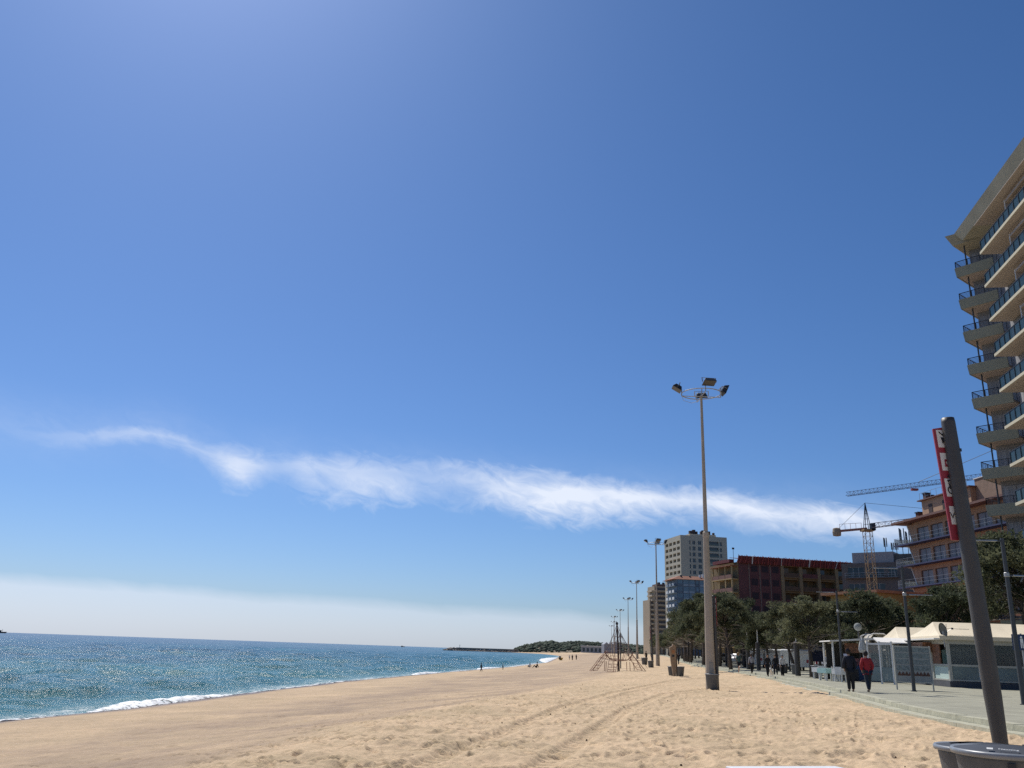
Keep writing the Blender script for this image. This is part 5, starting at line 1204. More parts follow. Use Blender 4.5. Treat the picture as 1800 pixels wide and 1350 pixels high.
def build_hedge():
    t = thing('dark_hedge', 'low dark clipped hedge running behind the pine trunks', 'hedge', (0, 0, 0)); rg = np.random.default_rng(3); k = 26000
    s = rg.random(k); y = 70 + s * 120; x = np.array(tab(KX, y)) + 22 + rg.normal(size=k) * .45; z = tab(RZ, y) * .95 + .3 + rg.random(k) ** .8 * 1.3
    cen = np.stack([x, y, z], 1); ax = rg.normal(size=(k, 3)); ax /= np.linalg.norm(ax, axis=1, keepdims=True); sd_ = np.cross(ax, rg.normal(size=(k, 3))); sd_ /= np.linalg.norm(sd_, axis=1, keepdims=True)
    V = np.stack([cen - ax * .13, cen + sd_ * .08, cen + ax * .13, cen - sd_ * .08], 1).reshape(-1, 3); npmesh('leaves', V, np.arange(4 * k).reshape(-1, 4), needles_m, False, t)
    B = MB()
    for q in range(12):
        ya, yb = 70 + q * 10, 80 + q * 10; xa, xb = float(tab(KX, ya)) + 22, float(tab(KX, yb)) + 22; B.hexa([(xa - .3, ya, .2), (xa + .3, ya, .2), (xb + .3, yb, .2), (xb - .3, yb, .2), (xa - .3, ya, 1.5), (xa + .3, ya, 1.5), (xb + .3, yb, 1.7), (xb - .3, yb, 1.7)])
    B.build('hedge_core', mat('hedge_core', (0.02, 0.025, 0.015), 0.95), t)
build_hedge()

# ------------------------------------------------------------------ kiosks, terraces and street things
canvas_m = mat('cream_canvas', (0.72, 0.63, 0.47), 0.8, 0.05, 1.2, bump=0.15, bscale=3, stain=.2, stcol=(0.55, 0.47, 0.34))
whitecan_m = mat('white_canvas', (0.78, 0.76, 0.72), 0.8, 0.04, 1.2, bump=0.15, bscale=3)
frame_m = mat('kiosk_frame', (0.46, 0.45, 0.40), 0.5, 0.08, 2, metal=.2)
kglass_m = mat('kiosk_glass', (0.10, 0.12, 0.115), 0.08, 0.2, 0.5, spec=.7, alpha=.35)
lglass_m = mat('low_glass', (0.20, 0.26, 0.265), 0.15, 0.25, 0.8, spec=.5, alpha=.75)
panel_m = mat('mint_panel', (0.50, 0.62, 0.58), 0.5, 0.06, 1)
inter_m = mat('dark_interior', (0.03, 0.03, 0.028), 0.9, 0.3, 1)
KANG = math.atan2(-.13, .99)
def tent_roof(parent, x0, x1, y0, y1, ze, zr, m, hip=1.8, drop=.22, name='roof'):
    B = MB(); ym = (y0 + y1) / 2; n = 8
    a, b, c, d, r0, r1 = (x0, y0, ze), (x1, y0, ze), (x1, y1, ze), (x0, y1, ze), (x0 + hip, ym, zr), (x1 - hip, ym, zr)
    def patch(p, q, r, s):   # slightly slack canvas between four corners
        for i in range(n):
            for j in range(n):
                def f(u, v):
                    A_ = Vector(p).lerp(Vector(q), u); B_ = Vector(s).lerp(Vector(r), u); w = A_.lerp(B_, v); w.z -= .10 * math.sin(PI * v) * (0.6 + .4 * math.cos(u * 6 * PI)); return w
                B.quad(f(i / n, j / n), f((i + 1) / n, j / n), f((i + 1) / n, (j + 1) / n), f(i / n, (j + 1) / n))
    patch(a, b, r1, r0); patch(c, d, r0, r1); patch(d, a, r0, r0); patch(b, c, r1, r1)
    R_ = B.build(name, m, parent, smooth=False)
    V = MB()
    for p, q in ((a, b), (b, c), (c, d), (d, a)): V.quad((p[0], p[1], ze - drop), (q[0], q[1], ze - drop), q, p)
    V.build('valance', m, R_); return R_
def build_main_kiosk():
    K = atz(1672, 1208, PROM); T = thing('kiosk', 'large glazed beach kiosk with cream tent roof, partly behind the sign pole', 'kiosk', (K.x, K.y, PROM), KANG)
    W_, D_, zt = 10.5, 5.2, 2.62
    MB().box(-.05, W_ + .05, -.05, D_ + .05, 0, .32).build('plinth', mat('dark_plinth', (0.075, 0.08, 0.095), 0.8), T)
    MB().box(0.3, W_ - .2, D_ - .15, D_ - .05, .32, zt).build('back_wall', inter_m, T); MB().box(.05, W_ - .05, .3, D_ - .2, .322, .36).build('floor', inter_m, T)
    B = MB()
    for x in (0.0, 4.3, 4.62, 8.2, W_ - .16): B.box(x, x + .16, 0, .16, .32, zt)
    for y in (D_ / 2, D_ - .16): B.box(0, .16, y, y + .16, .32, zt)
    for z0, z1 in ((zt - .28, zt), (1.12, 1.24), (.34, .42)):
        B.box(.163, W_ - .163, .02, .14, z0, z1); B.box(.02, .14, .163, D_ - .163, z0, z1)
    B.build('frame', frame_m, T)
    for x0, x1 in ((.17, 4.29), (4.79, 8.19), (8.37, W_ - .17)):
        MB().box(x0, x1, .07, .085, 1.245, zt - .285).build('window', kglass_m, T); MB().box(x0, x1, .06, .09, .425, 1.115).build('lower_panel', lglass_m, T)
    MB().box(1.6, 2.2, .04, .056, .45, 1.1).build('white_panel', whitecan_m, T); MB().box(.07, .085, .18, D_ / 2 - .01, .425, 1.115).build('mint_panel', panel_m, T); MB().box(.07, .085, D_ / 2 + .17, D_ - .17, .425, 1.115).build('mint_panel', panel_m, T)
    MB().box(.07, .08, .18, 1.1, 1.245, zt - .6).build('side_glass', mat('green_glass', (0.10, 0.17, 0.15), .1, alpha=.8), T)
    # menu column of food photographs: brown and orange patches
    fm = mat('food_photos', (0.20, 0.09, 0.05), 0.5, 0.75, 6); MB().box(.0, .06, 1.25, 2.5, 1.25, 2.35).build('photo_menu', fm, T); MB().box(-.5, .0, 2.55, 4.6, 1.9, 2.45).build('photo_menu', fm, T)
    # inside: counter, red cabinet, shelves, curtains
    MB().box(2.6, 5.4, 2.4, 3.2, .37, 1.95).build('red_cabinet', mat('red_cabinet', (0.16, 0.05, 0.03), 0.6, .3, 3), T); MB().box(.4, 2.3, 1.6, 1.7, 1.2, 2.2).build('curtain', curtain_m, T)
    MB().box(5.0, 9.4, .6, 1.2, .37, 1.15).build('counter', mat('counter_dark', (0.06, 0.06, 0.055), .6), T)
    for k in range(3): MB().box(5.2, 9.0, 3.0, 3.3, 1.2 + k * .4, 1.24 + k * .4).build('shelf', frame_m, T)
    tent_roof(T, -.45, W_ + .3, -.35, D_ + .4, zt + .16, zt + 1.02, canvas_m, hip=.7)
    MB().box(-.75, -.1, -.3, D_ + .3, zt - .06, zt + .02).build('side_awning', whitecan_m, T)
    d = thing('satellite_dish', 'dark satellite dish on the corner of the large kiosk roof', 'satellite dish', tuple(at(1659, 1121, K.y - .25)), KANG)
    MB().tube([(0, 0, -.5), (0, 0, .35)], .03, 8).build('bracket', galv_m, d)
    o = MB().lathe([(.02, .10), (.2, .07), (.32, 0), (.33, 0), (.2, .045), (.02, .07)], 20).build('dish', mat('dish_grey', (0.10, 0.11, 0.10), .5), d, smooth=True); o.location = (0, 0, .42); o.rotation_euler = (0, math.radians(78), .35); o.scale = (1.25, 1.0, 1)
    MB().tube([(0, 0, .2), (.45, -.1, .5)], .015, 5).build('feed_arm', galv_m, d); MB().box(.42, .52, -.14, -.06, .46, .56).build('feed_head', dark_metal, d)
    a = thing('television_antenna', 'thin rod antenna beside the satellite dish on the kiosk roof', 'antenna', tuple(at(1664, 1121, K.y - .1)), KANG)
    B = MB(); B.tube([(0, 0, 0), (.05, 0, .75)], .015, 5); B.tube([(-.1, 0, .5), (1.3, .1, .5)], .012, 5)
    for k in range(6): B.tube([(.1 + k * .2, -.15, .5), (.1 + k * .2, .25, .5)], .008, 4)
    B.build('rods', dark_metal, a)
build_main_kiosk()
def build_other_kiosks():
    K = at(1606, 1202, 57); T = thing('kiosk', 'second kiosk with a cream tent roof, behind the glass menu board', 'kiosk', (K.x, K.y, PROM), KANG)
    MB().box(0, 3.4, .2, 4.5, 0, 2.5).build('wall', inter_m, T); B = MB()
    for x in (0, 1.65, 3.35): B.box(x - .06, x + .06, .05, .17, 0, 2.6)
    for y in (2.3, 4.5): B.box(-.06, .06, y, y + .12, 0, 2.6)
    B.build('posts', white_m, T); MB().box(-.02, 3.42, .08, .16, .9, 1.0).build('rail', frame_m, T)
    tent_roof(T, -.7, 3.9, -.4, 5.0, 2.6, 3.5, canvas_m, hip=.6)
    for k in range(2): MB().box(.1 + k * 1.7, 1.5 + k * 1.7, .1, .12, .1, .9).build('panel', lglass_m, T)
    MB().hexa([(-2.3, -1.4, 2.35), (2.6, -1.4, 2.35), (2.6, -.35, 2.62), (-2.3, -.35, 2.62), (-2.3, -1.4, 2.42), (2.6, -1.4, 2.42), (2.6, -.35, 2.72), (-2.3, -.35, 2.72)]).build('front_awning', whitecan_m, T)
    # glass terrace
    K = at(1573, 1203, 52.5); L0 = at(1530, 1200, 53.8); T = thing('glass_terrace', 'terrace enclosure of clear glass screens between white posts', 'terrace', (L0.x, L0.y, PROM), math.atan2(K.y - L0.y, K.x - L0.x)); L_ = math.hypot(K.y - L0.y, K.x - L0.x)
    for k in range(3):
        x = L_ * k / 2; MB().box(x - .04, x + .04, -.04, .04, 0, 2.4).build('post', white_m, T)
        if k < 2: MB().box(x + .05, x + L_ / 2 - .05, -.01, .01, .15, .95).build('lower_screen', lglass_m, T); MB().box(x + .05, x + L_ / 2 - .05, -.008, .008, .98, 2.2).build('upper_screen', mat('clear_glass', (.3, .36, .35), .08, alpha=.25), T)
    MB().box(-.04, L_, -.03, .03, 2.2, 2.3).build('top_rail', white_m, T)
    for k in range(3): MB().box(L_ * .15, L_ * .9, 3.2 + k * .02, 3.2 + k * .02 + .015, .2 + k * .6, .65 + k * .6).build('inner_shelf', inter_m, T)
    # third stall, with flat canopy, folded parasol and blue counter
    K = at(1468, 1196, 58.5); T = thing('cafe_stall', 'open cafe stall with flat white canopy and blue counter, behind the walking couple', 'stall', (K.x, K.y, PROM), KANG)
    for x in (0, 3.0):
        for y in (-.05, 2.6): MB().box(x - .05, x + .05, y, y + .1, 0, 2.38 if x < 1 else 2.55).build('post', white_m, T)
    MB().hexa([(-.2, -.2, 2.4), (2.9, -.2, 2.6), (2.9, 2.9, 2.6), (-.2, 2.9, 2.4), (-.2, -.2, 2.48), (2.9, -.2, 2.75), (2.9, 2.9, 2.75), (-.2, 2.9, 2.48)]).build('canopy', whitecan_m, T)
    MB().box(.2, 3.4, 2.9, 3.0, 0, 2.3).build('back_wall', inter_m, T); MB().box(1.4, 3.2, .3, .9, 0, .95).build('counter', mat('blue_counter', (0.02, 0.06, 0.14), .6), T)
    MB().box(1.0, 3.1, .95, 1.0, 1.75, 2.35).build('photo_sign', mat('food_photos', (0.20, 0.09, 0.05)), T); MB().box(1.5, 3.0, .9, .94, .96, 1.4).build('goods', mat('goods', (0.22, 0.09, 0.10), .7, .8, 8), T)
    K = at(1549, 1188, 62); T = thing('arched_tent', 'small white arched tent frame left of the second kiosk', 'tent', (K.x - .9, K.y, PROM), KANG); B = MB()
    for y in (0, 2.0): B.tube([(0, y, 0), (0, y, 2.3), (.25, y, 2.95), (.6, y, 3.1), (1.3, y, 3.1), (1.9, y, 2.5), (1.9, y, 0)], .045, 6)
    B.build('arch_frame', white_m, T); S = MB(); S.quad((0, 0, 1.2), (0, 2, 1.2), (0, 2, 2.3), (0, 0, 2.3)); S.quad((0, 0, 2.3), (0, 2, 2.3), (.6, 2, 3.08), (.6, 0, 3.08)); S.quad((.6, 0, 3.08), (.6, 2, 3.08), (1.3, 2, 3.08), (1.3, 0, 3.08)); S.quad((1.3, 0, 3.08), (1.3, 2, 3.08), (1.9, 2, 2.5), (1.9, 0, 2.5)); S.build('cover', mat('beige_cover', (0.45, 0.42, 0.36), .8), T)
    K = at(1521, 1191, 56.0); T = thing('folded_parasol', 'folded white parasol beside the cafe stall', 'parasol', (K.x, K.y, PROM))
    MB().tube([(0, 0, 0), (0, 0, 2.72)], .025, 6).build('pole', white_m, T); MB().lathe([(.20, 1.75), (.27, 1.9), (.22, 2.2), (.13, 2.5), (.02, 2.68)], 9).build('canopy', mat('parasol_grey', (0.45, 0.45, 0.42), .85), T); MB().lathe([(.25, 0), (.25, .12), (.05, .14)], 14).build('base', dark_metal, T)
    # glazed menu board in front
    Lb, Rb = at(1577, 1211, 42.9), at(1641, 1211, 42.9); T = thing('menu_board', 'tall glass fronted menu board with rows of food pictures on two legs', 'sign board', (Lb.x, Lb.y, PROM), math.atan2(Rb.y - Lb.y, Rb.x - Lb.x)); W_ = math.hypot(Rb.x - Lb.x, Rb.y - Lb.y)
    B = MB(); B.box(-.03, .03, -.03, .03, 0, 2.02); B.box(W_ - .03, W_ + .03, -.03, .03, 0, 2.02); B.box(.032, W_ - .032, -.03, .03, 1.94, 2.0); B.box(.032, W_ - .032, -.03, .03, .32, .38); B.build('frame', frame_m, T)
    pn = MB().box(.032, W_ - .032, -.01, .012, .382, 1.938).build('panel', mat('board_grey', (0.30, 0.31, 0.30), .4, .1, 2), T)
    for k in range(4): MB().box(.06, W_ - .06, -.016, -.0125, .88 + k * .28, 1.10 + k * .28).build('menu_row', mat('menu_row', (0.19, 0.23, 0.235), .5, .5, 12), pn)
    z = MB()
    for k in range(9): x = .1 + k * (W_ - .2) / 9; z.tri((x, -.018, .70), (x + (W_ - .2) / 9, -.018, .70), (x + (W_ - .2) / 18, -.018, .84)); z.box(x, x + (W_ - .2) / 9, -.018, -.015, .64, .70)
    z.build('food_row', mat('food_row', (0.11, 0.05, 0.035), .6, .5, 9), pn)
    # blue sign by the nearest street lamp
    p = at(1796, 1129, 31.5); T = thing('blue_sign', 'small blue square sign with a white figure behind the nearest slim street lamp', 'sign', (p.x, p.y, PROM), -.4)
    MB().tube([(0, .03, 0), (0, .03, p.z - PROM + .3)], .03, 8).build('post', galv_m, T); pl = MB().box(-.3, .34, -.02, 0, p.z - PROM - .27, p.z - PROM + .27).build('plate', mat('sign_blue', (0.012, 0.035, 0.10), .4), T)
    B = MB(); zc = p.z - PROM; B.ball((0, -.03, zc + .17), .04, 6); B.box(-.045, .045, -.028, -.022, zc - .02, zc + .12); B.box(-.045, -.01, -.028, -.022, zc - .2, zc - .021); B.box(.01, .045, -.028, -.022, zc - .2, zc - .021); B.build('figure', signwhite_m, pl)
    # dark blue banner
    p = at(1435, 1149, 66); T = thing('blue_banner', 'dark blue banner with pale letters hung between two pines', 'banner', (p.x, p.y, p.z - .55), -.2)
    MB().box(-.55, .5, -.01, .01, 0, 1.1).build('cloth', mat('navy_cloth', (0.012, 0.018, 0.05), .8), T); text_obj('Ms', .34, mat('pale_blue_ink', (.2, .26, .36), .6), T, (.02, -.016, .85))
    p0 = T.location; 
    for x in (-.5, .45): MB().tube([(x, .02, 1.1), (x, .02, PROM - p0.z)], .02, 5).build('post', dark_metal, T)
    teal = mat('teal_cloth', (0.35, 0.55, 0.53), .8, .08, 2)
    for u, v, Y, l in ((1457, 1188, 56.5, 'white cafe table under a pale teal cloth, the left one'), (1484, 1192, 55.0, 'white cafe table close behind the walking couple'), (1446, 1186, 60.5, 'white cafe table farthest left beside the dark bin')):
        p = at(u, v, Y); T = thing('cafe_table', l, 'table', (p.x, p.y, PROM), .3, group='white cafe tables'); MB().box(-.5, .5, -.4, .4, .70, .74).build('tabletop', white_m, T); MB().box(-.53, .3, -.43, .43, .45, .742).build('cloth', teal if u == 1457 else white_m, T)
        for a in (-1, 1):
            for b in (-1, 1): MB().box(a * .42 - .05, a * .42 + .05, b * .32 - .03, b * .32 + .03, 0, .70).build('leg', white_m, T)
    for i, (u, v, Y, l) in enumerate(((1447, 1188, 57.6, 'white plastic chair left of the teal table'), (1470, 1192, 55.6, 'white plastic chair between the two cafe tables'), (1478, 1194, 54.2, 'white plastic chair nearest the walking couple'))):
        p = at(u, v, Y); T = thing('cafe_chair', l, 'chair', (p.x, p.y, PROM), i * 1.1, group='white cafe chairs'); MB().box(-.22, .22, -.22, .22, .42, .46).build('seat', white_m, T); MB().box(-.22, .22, .19, .23, .46, .86).build('backrest', white_m, T)
        for a in (-1, 1):
            for b in (-1, 1): MB().box(a * .19 - .02, a * .19 + .02, b * .19 - .02, b * .19 + .02, 0, .42).build('leg', white_m, T)
    for u, v, Y, c, l in ((1493, 1187, 57.5, (.03, .03, .035), 'dark display crate under the stall canopy'),):
        p = at(u, v, Y); T = thing('display_crate', l, 'crate', (p.x, p.y, PROM)); MB().box(-.7, .5, -.3, .3, 0, .7).build('box', mat('dark_crate', c, .8), T, bevel=.02); MB().box(-.72, .52, -.32, .32, .70, .74).build('lid', dark_metal, T)
    # poster on the third slim lamp
    T = thing('paper_poster', 'small pale paper poster tied to the slim street lamp by the cafe tables', 'poster', (21.6 + .02, 57.2 - .09, PROM + 1.2), -.1); MB().box(.08, .38, -.01, .0, 0, .46).build('sheet', mat('poster_paper', (.5, .52, .66), .7), T)
build_other_kiosks()

# ------------------------------------------------------------------ parked vans and cars between the pines
def make_vehicle(van=True):
    L_, W_, Hh = (4.9, 1.9, 2.1) if van else (4.1, 1.75, 1.45); t = thing('parked_van' if van else 'parked_car', 'x', 'van' if van else 'car')
    pr = [(-L_ / 2, .35), (-L_ / 2, .8), (-L_ / 2 + .05, Hh * .95), (-L_ / 2 + .3, Hh), (L_ * .18, Hh), (L_ * .33, Hh * .62), (L_ / 2 - .15, Hh * .5), (L_ / 2, Hh * .4), (L_ / 2, .3)] if van else [(-L_ / 2, .35), (-L_ / 2, .85), (-L_ / 2 + .35, .95), (-L_ / 2 + .7, Hh), (L_ * .08, Hh), (L_ * .24, .95), (L_ / 2 - .2, .82), (L_ / 2, .6), (L_ / 2, .3)]
    k = len(pr); B = MB(); B.v = [(x, -W_ / 2, z) for x, z in pr] + [(x, W_ / 2, z) for x, z in pr]; B.f = [tuple(range(k)), tuple(reversed(range(k, 2 * k)))] + [((i + 1) % k, i, k + i, k + (i + 1) % k) for i in range(k)]
    body = B.build('body', mat('van_white', (.72, .73, .72), .35, .03, 1) if van else mat('car_silver', (.35, .36, .38), .3, .03, 1, metal=.3), t, bevel=.06)
    z0, z1 = (Hh * .58, Hh * .86) if van else (.92, Hh - .1)
    for sy in (-1, 1):
        y = sy * (W_ / 2 + .004)
        for xa, xb in (((L_ * .0, L_ * .2), (-L_ * .42, -L_ * .06)) if van else ((-.35 + .2, .55), (-1.1, -.25 + .1))): MB().hexa([(xa, min(y, y + sy * .006), z0), (xb, min(y, y + sy * .006), z0), (xb, max(y, y + sy * .006), z0), (xa, max(y, y + sy * .006), z0), (xa + .08, min(y, y + sy * .006), z1), (xb - .1, min(y, y + sy * .006), z1), (xb - .1, max(y, y + sy * .006), z1), (xa + .08, max(y, y + sy * .006), z1)]).build('side_window', glass_dark, body)
    for x in (-L_ * .31, L_ * .32):
        for sy in (-1, 1):
            w = MB().lathe([(.31, -.1), (.33, -.08), (.33, .08), (.31, .1)], 18).build('wheel', mat('tyre', (.02, .02, .02), .9), t); w.location = (x, sy * (W_ / 2 - .08), .33); w.rotation_euler = (PI / 2, 0, 0); MB().lathe([(.19, -.11), (.19, .11)], 12).build('rim', galv_m, w)
    for sy in (-1, 1): MB().box(L_ / 2 - .02, L_ / 2 + .012, sy * .62 - .15, sy * .62 + .15, .6, .78).build('headlight', glass_face, t); MB().box(-L_ / 2 - .012, -L_ / 2 + .02, sy * .72 - .1, sy * .72 + .1, .8, 1.1).build('tail_light', red_m, t)
    return t
van = make_vehicle(True); vt = tree_of(van); car = make_vehicle(False); ct = tree_of(car)
first = {'van': True, 'car': True}
for kd, u, v, Y, rz, l in (('van', 1331, 1172, 104, 1.2, 'white parked van left of the walking group, between trunks'), ('van', 1368, 1175, 103, 1.1, 'white parked van right behind the walking group'), ('van', 1395, 1178, 97, 1.15, 'white parked van behind the broad dark column'), ('van', 1412, 1179, 94, 1.15, 'white parked van showing between two dark trunks left of the blue banner'),
                          ('car', 1266, 1166, 150, .3, 'silver parked car just right of the nearest mast'), ('car', 1452, 1179, 84, 1.2, 'silver parked car behind the cafe tables'), ('car', 1302, 1168, 135, .6, 'silver parked car behind the runner')):
    p = at(u, v, Y); z = float(prom_z(Y)) - .02
    if first[kd]: o = van if kd == 'van' else car; first[kd] = False; o.location = (p.x, p.y, z); o.rotation_euler = (0, 0, rz); o['label'] = l
    else: dup(van if kd == 'van' else car, (p.x, p.y, z), rz, l, tree=vt if kd == 'van' else ct)

# ------------------------------------------------------------------ people and the dog
skin_m = mat('skin', (0.42, 0.25, 0.17), 0.6, 0.05, 4)
def cloth(name, c): return mat(name, c, 0.85, 0.18, 6, bump=0.3, bscale=14)
def skinned(name, verts, edges, radii, m, parent, sub=1, root=0):
    me = bpy.data.meshes.new(name); me.from_pydata(verts, edges, []); o = bpy.data.objects.new(name, me); COL.objects.link(o)
    md = o.modifiers.new('skin', 'SKIN'); md.use_smooth_shade = True
    lay = me.skin_vertices[0].data
    for i, r in enumerate(radii): lay[i].radius = (r, r) if isinstance(r, (int, float)) else r; lay[i].use_root = (i == root)
    s = o.modifiers.new('sub', 'SUBSURF'); s.levels = sub; s.render_levels = sub
    bpy.context.view_layer.update(); dg = bpy.context.evaluated_depsgraph_get(); nm = bpy.data.meshes.new_from_object(o.evaluated_get(dg)); bpy.data.objects.remove(o)
    nm.materials.clear(); nm.materials.append(m); nm.polygons.foreach_set('use_smooth', [True] * len(nm.polygons)); n = bpy.data.objects.new(name, nm); COL.objects.link(n); n.parent = parent; return n
def person(label, loc, face, h, jacket, trousers, hairc, pose, shorts=False, hat=None, long_coat=0, hands=True, group=None, arms=None):
    """face: heading in radians (0 looks along +Y); pose: 'walk', 'stand', 'run', 'sit'."""
    T = thing('person', label, 'person', loc, face, group); k = h / 1.75
    st, kn = {'walk': (.30, .12), 'stand': (.03, .02), 'run': (.55, .5), 'sit': (0, 0)}[pose]
    V, E, Rr = [], [], []
    def add(p, r, pr=None):
        V.append(tuple(Vector(p) * k)); Rr.append((r[0] * k, r[1] * k) if isinstance(r, tuple) else r * k); i = len(V) - 1
        if pr is not None: E.append((pr, i))
        return i
    if pose == 'sit':
        pel = Vector((0, 0, .12)); hipz = .12
    else: pel = Vector((0, 0, .93)); hipz = .90
    up = .60; ln = .06 if pose in ('walk', 'stand') else (.12 if pose == 'run' else -.12)
    P0 = add(pel, (.13, .105)); sp1 = add(pel + Vector((0, ln * .3, .18)), (.125, .095), P0); ch = add(pel + Vector((0, ln * .7, .40)), (.155, .11), sp1); nb = add(pel + Vector((0, ln, .55)), (.06, .06), ch); nk = add(pel + Vector((0, ln + .01, .62)), .052, nb)
    hd0 = add(pel + Vector((0, ln + .03, .70)), .078, nk); hd1 = add(pel + Vector((0, ln + .03, .775)), .086, hd0); hd2 = add(pel + Vector((0, ln + .02, .84)), .055, hd1)
    top = {}; legs = []
    for s in (-1, 1):
        ph = s if pose != 'stand' else s * .6
        hip = add(pel + Vector((s * .085, 0, -.05)), .095, P0)
        if pose == 'sit': kne = Vector((s * .16, .40, .40)); ank = Vector((s * .14, .62, .08)); toe = ank + Vector((0, .18, -.03))
        else:
            kne = pel + Vector((s * .09, math.sin(st * ph + kn * .6) * .42, -.05 - .42 * math.cos(st * ph))); bk = kn if ph < 0 else kn * .25
            if pose == 'run' and ph < 0: bk = 1.3
            a = st * ph - bk; ank = kne + Vector((0, math.sin(a) * .41, -.41 * math.cos(a)))
            if pose != 'run' or ph > 0: ank.z = .075 if not (pose == 'walk' and ph < 0) else .11
            toe = ank + Vector((s * .02, .15, -.05 if ank.z < .2 else -.14))
        mid = (Vector(V[hip]) / k).lerp(kne, .5); th = add(mid, .078, hip); kn_i = add(kne, .055, th); cf = add(kne.lerp(ank, .35) - Vector((0, .012, 0)), .054, kn_i); an = add(ank, .036, cf); fo = add(ank + Vector((0, .05, -.035)) if pose != 'run' or ph > 0 else ank.lerp(toe, .5), .036, an); to = add(toe, .03, fo); legs.append((hip, th, kn_i, cf, an, fo, to))
    arm = []
    for s in (-1, 1):
        sw = -s * st * .8; sh = add(pel + Vector((s * .175, ln * .9, .50)), .062, ch)
        A_ = arms or ('bent' if pose == 'run' else 'sit' if pose == 'sit' else 'down')
        if A_ == 'bent': el = Vector((s * .25, ln + .0 - math.sin(sw) * .1 - .08, .26)) + pel; wr = el + Vector((-s * .02, .2, .08))
        elif A_ == 'sit': el = Vector((s * .24, ln - .12, .26)) + pel; wr = Vector((s * .22, ln - .25, .0)) + pel
        elif A_ == 'pocket': el = Vector((s * .26, ln - .04, .22)) + pel; wr = Vector((s * .215, .10, .02)) + pel
        else: el = pel + Vector((s * .225, ln * .8 + math.sin(sw) * .24, .22)); wr = el + Vector((s * .01, math.sin(sw + .25) * .24, -.24))
        um = add((Vector(V[sh]) / k).lerp(el, .5), .048, sh); e_ = add(el, .040, um); fm = add(el.lerp(wr, .45), .037, e_); w_ = add(wr, .026, fm); arm.append((sh, um, e_, fm, w_)); d = (wr - el).normalized(); side = Vector((-s * .3, .95, 0)).normalized()
        pa = add(wr + d * .05, (.036, .022), w_)
        if hands:
            for q, (o_, l_) in enumerate(((-.027, .062), (-.009, .074), (.009, .070), (.026, .056))):
                b0 = wr + d * .085 + side * o_; f1 = add(b0, .0095, pa); f2 = add(b0 + d * l_ * .5 + Vector((-s * .006, 0, 0)), .0088, f1); add(b0 + d * l_ + Vector((-s * .022, 0, 0)), .0075, f2)
            t1 = add(wr + d * .035 + side * .038, .011, w_); add(wr + d * .075 + side * .055 + Vector((-s * .012, 0, 0)), .009, t1)
    # nose and ears as small bumps on the head
    add(pel + Vector((0, ln + .128, .758)), .014, hd1)
    for s in (-1, 1): add(pel + Vector((s * .088, ln + .03, .765)), .017, hd1)
    skinned('body', V, E, Rr, skin_m, T, 1)
    def part(name, idx, grow, m, extra=None, sub=1):
        mp = {j: i for i, j in enumerate(idx)}; vs = [V[j] for j in idx]; es = [(mp[a], mp[b]) for a, b in E if a in mp and b in mp]
        rr = []
        for j in idx:
            r = Rr[j]; g = (grow[j] if isinstance(grow, dict) else grow) * k; rr.append((r[0] + g, r[1] + g) if isinstance(r, tuple) else (r + g, r + g))
        if extra:
            for (p, r, pr) in extra: vs.append(tuple(Vector(p) * k)); rr.append((r[0] * k, r[1] * k) if isinstance(r, tuple) else (r * k, r * k)); es.append((mp[pr], len(vs) - 1))
        return skinned(name, vs, es, rr, m, T, sub)
    jidx = [P0, sp1, ch, nb] + [i for a in arm for i in a[:5 if not shorts else 3]]
    ex = [(tuple(pel + Vector((0, -.01, -.10 - long_coat))), (.165, .135), P0)]
    part('jacket', jidx, .024 if not arms else .045, jacket, ex)
    tl = []
    for L in legs: tl += list(L[:3] if shorts else L[:5])
    part('trousers', [P0] + tl, .036, trousers)
    for L in legs: part('shoe', list(L[4:]), .014, mat('shoe_dark', (.03, .03, .032), .7) if not shorts else white_m)
    hc = Vector(V[hd1]); B = MB(); B.ball((hc.x, hc.y - .022 * k, hc.z + .002 * k), .108 * k, 12, 1.0, 1.0, 1.22)
    if hat: 
        B2 = MB(); B2.lathe([(.112 * k, .04 * k), (.11 * k, .08 * k), (.07 * k, .125 * k), (.01, .14 * k)], 14, tuple(hc)); B2.box(hc.x - .07 * k, hc.x + .07 * k, hc.y + .06 * k, hc.y + .17 * k, hc.z + .045 * k, hc.z + .058 * k); B2.build('hat', hat, T, smooth=True)
    hb = B.build('hair', mat('hair_' + hairc, {'black': (.012, .01, .01), 'brown': (.05, .03, .02), 'fair': (.25, .17, .08), 'grey': (.3, .29, .28)}[hairc], .7, .3, 20), T, smooth=True)
    # trim the hair from the face: keep faces that are behind or above it
    bm = bmesh.new(); bm.from_mesh(hb.data); kill = [f for f in bm.faces if (f.calc_center_median().y - hc.y > .025 * k and f.calc_center_median().z - hc.z < .045 * k) or f.calc_center_median().z < hc.z - .16 * k]; bmesh.ops.delete(bm, geom=kill, context='FACES'); bm.to_mesh(hb.data); bm.free()
    # eyes and mouth
    B = MB(); 
    for s in (-1, 1): B.ball((hc.x + s * .032 * k, hc.y + .079 * k, hc.z + .008 * k), .011 * k, 5)
    B.build('eyes', black_m, T); MB().box(hc.x - .022 * k, hc.x + .022 * k, hc.y + .07 * k, hc.y + .083 * k, hc.z - .048 * k, hc.z - .040 * k).build('mouth', mat('lips', (.3, .1, .09), .6), T)
    return T
def feet(u, v, z=PROM): p = atz(u, v, z); return (p.x, p.y, z)
navy = cloth('navy_wool', (.012, .014, .024)); blackc = cloth('black_cloth', (.010, .011, .014)); redc = cloth('red_jacket', (.34, .022, .028)); denim = cloth('dark_denim', (.020, .030, .045)); greenc = cloth('green_jersey', (.05, .10, .09)); greyc = cloth('grey_sweater', (.33, .34, .37)); whitec = cloth('white_shirt', (.62, .62, .62))
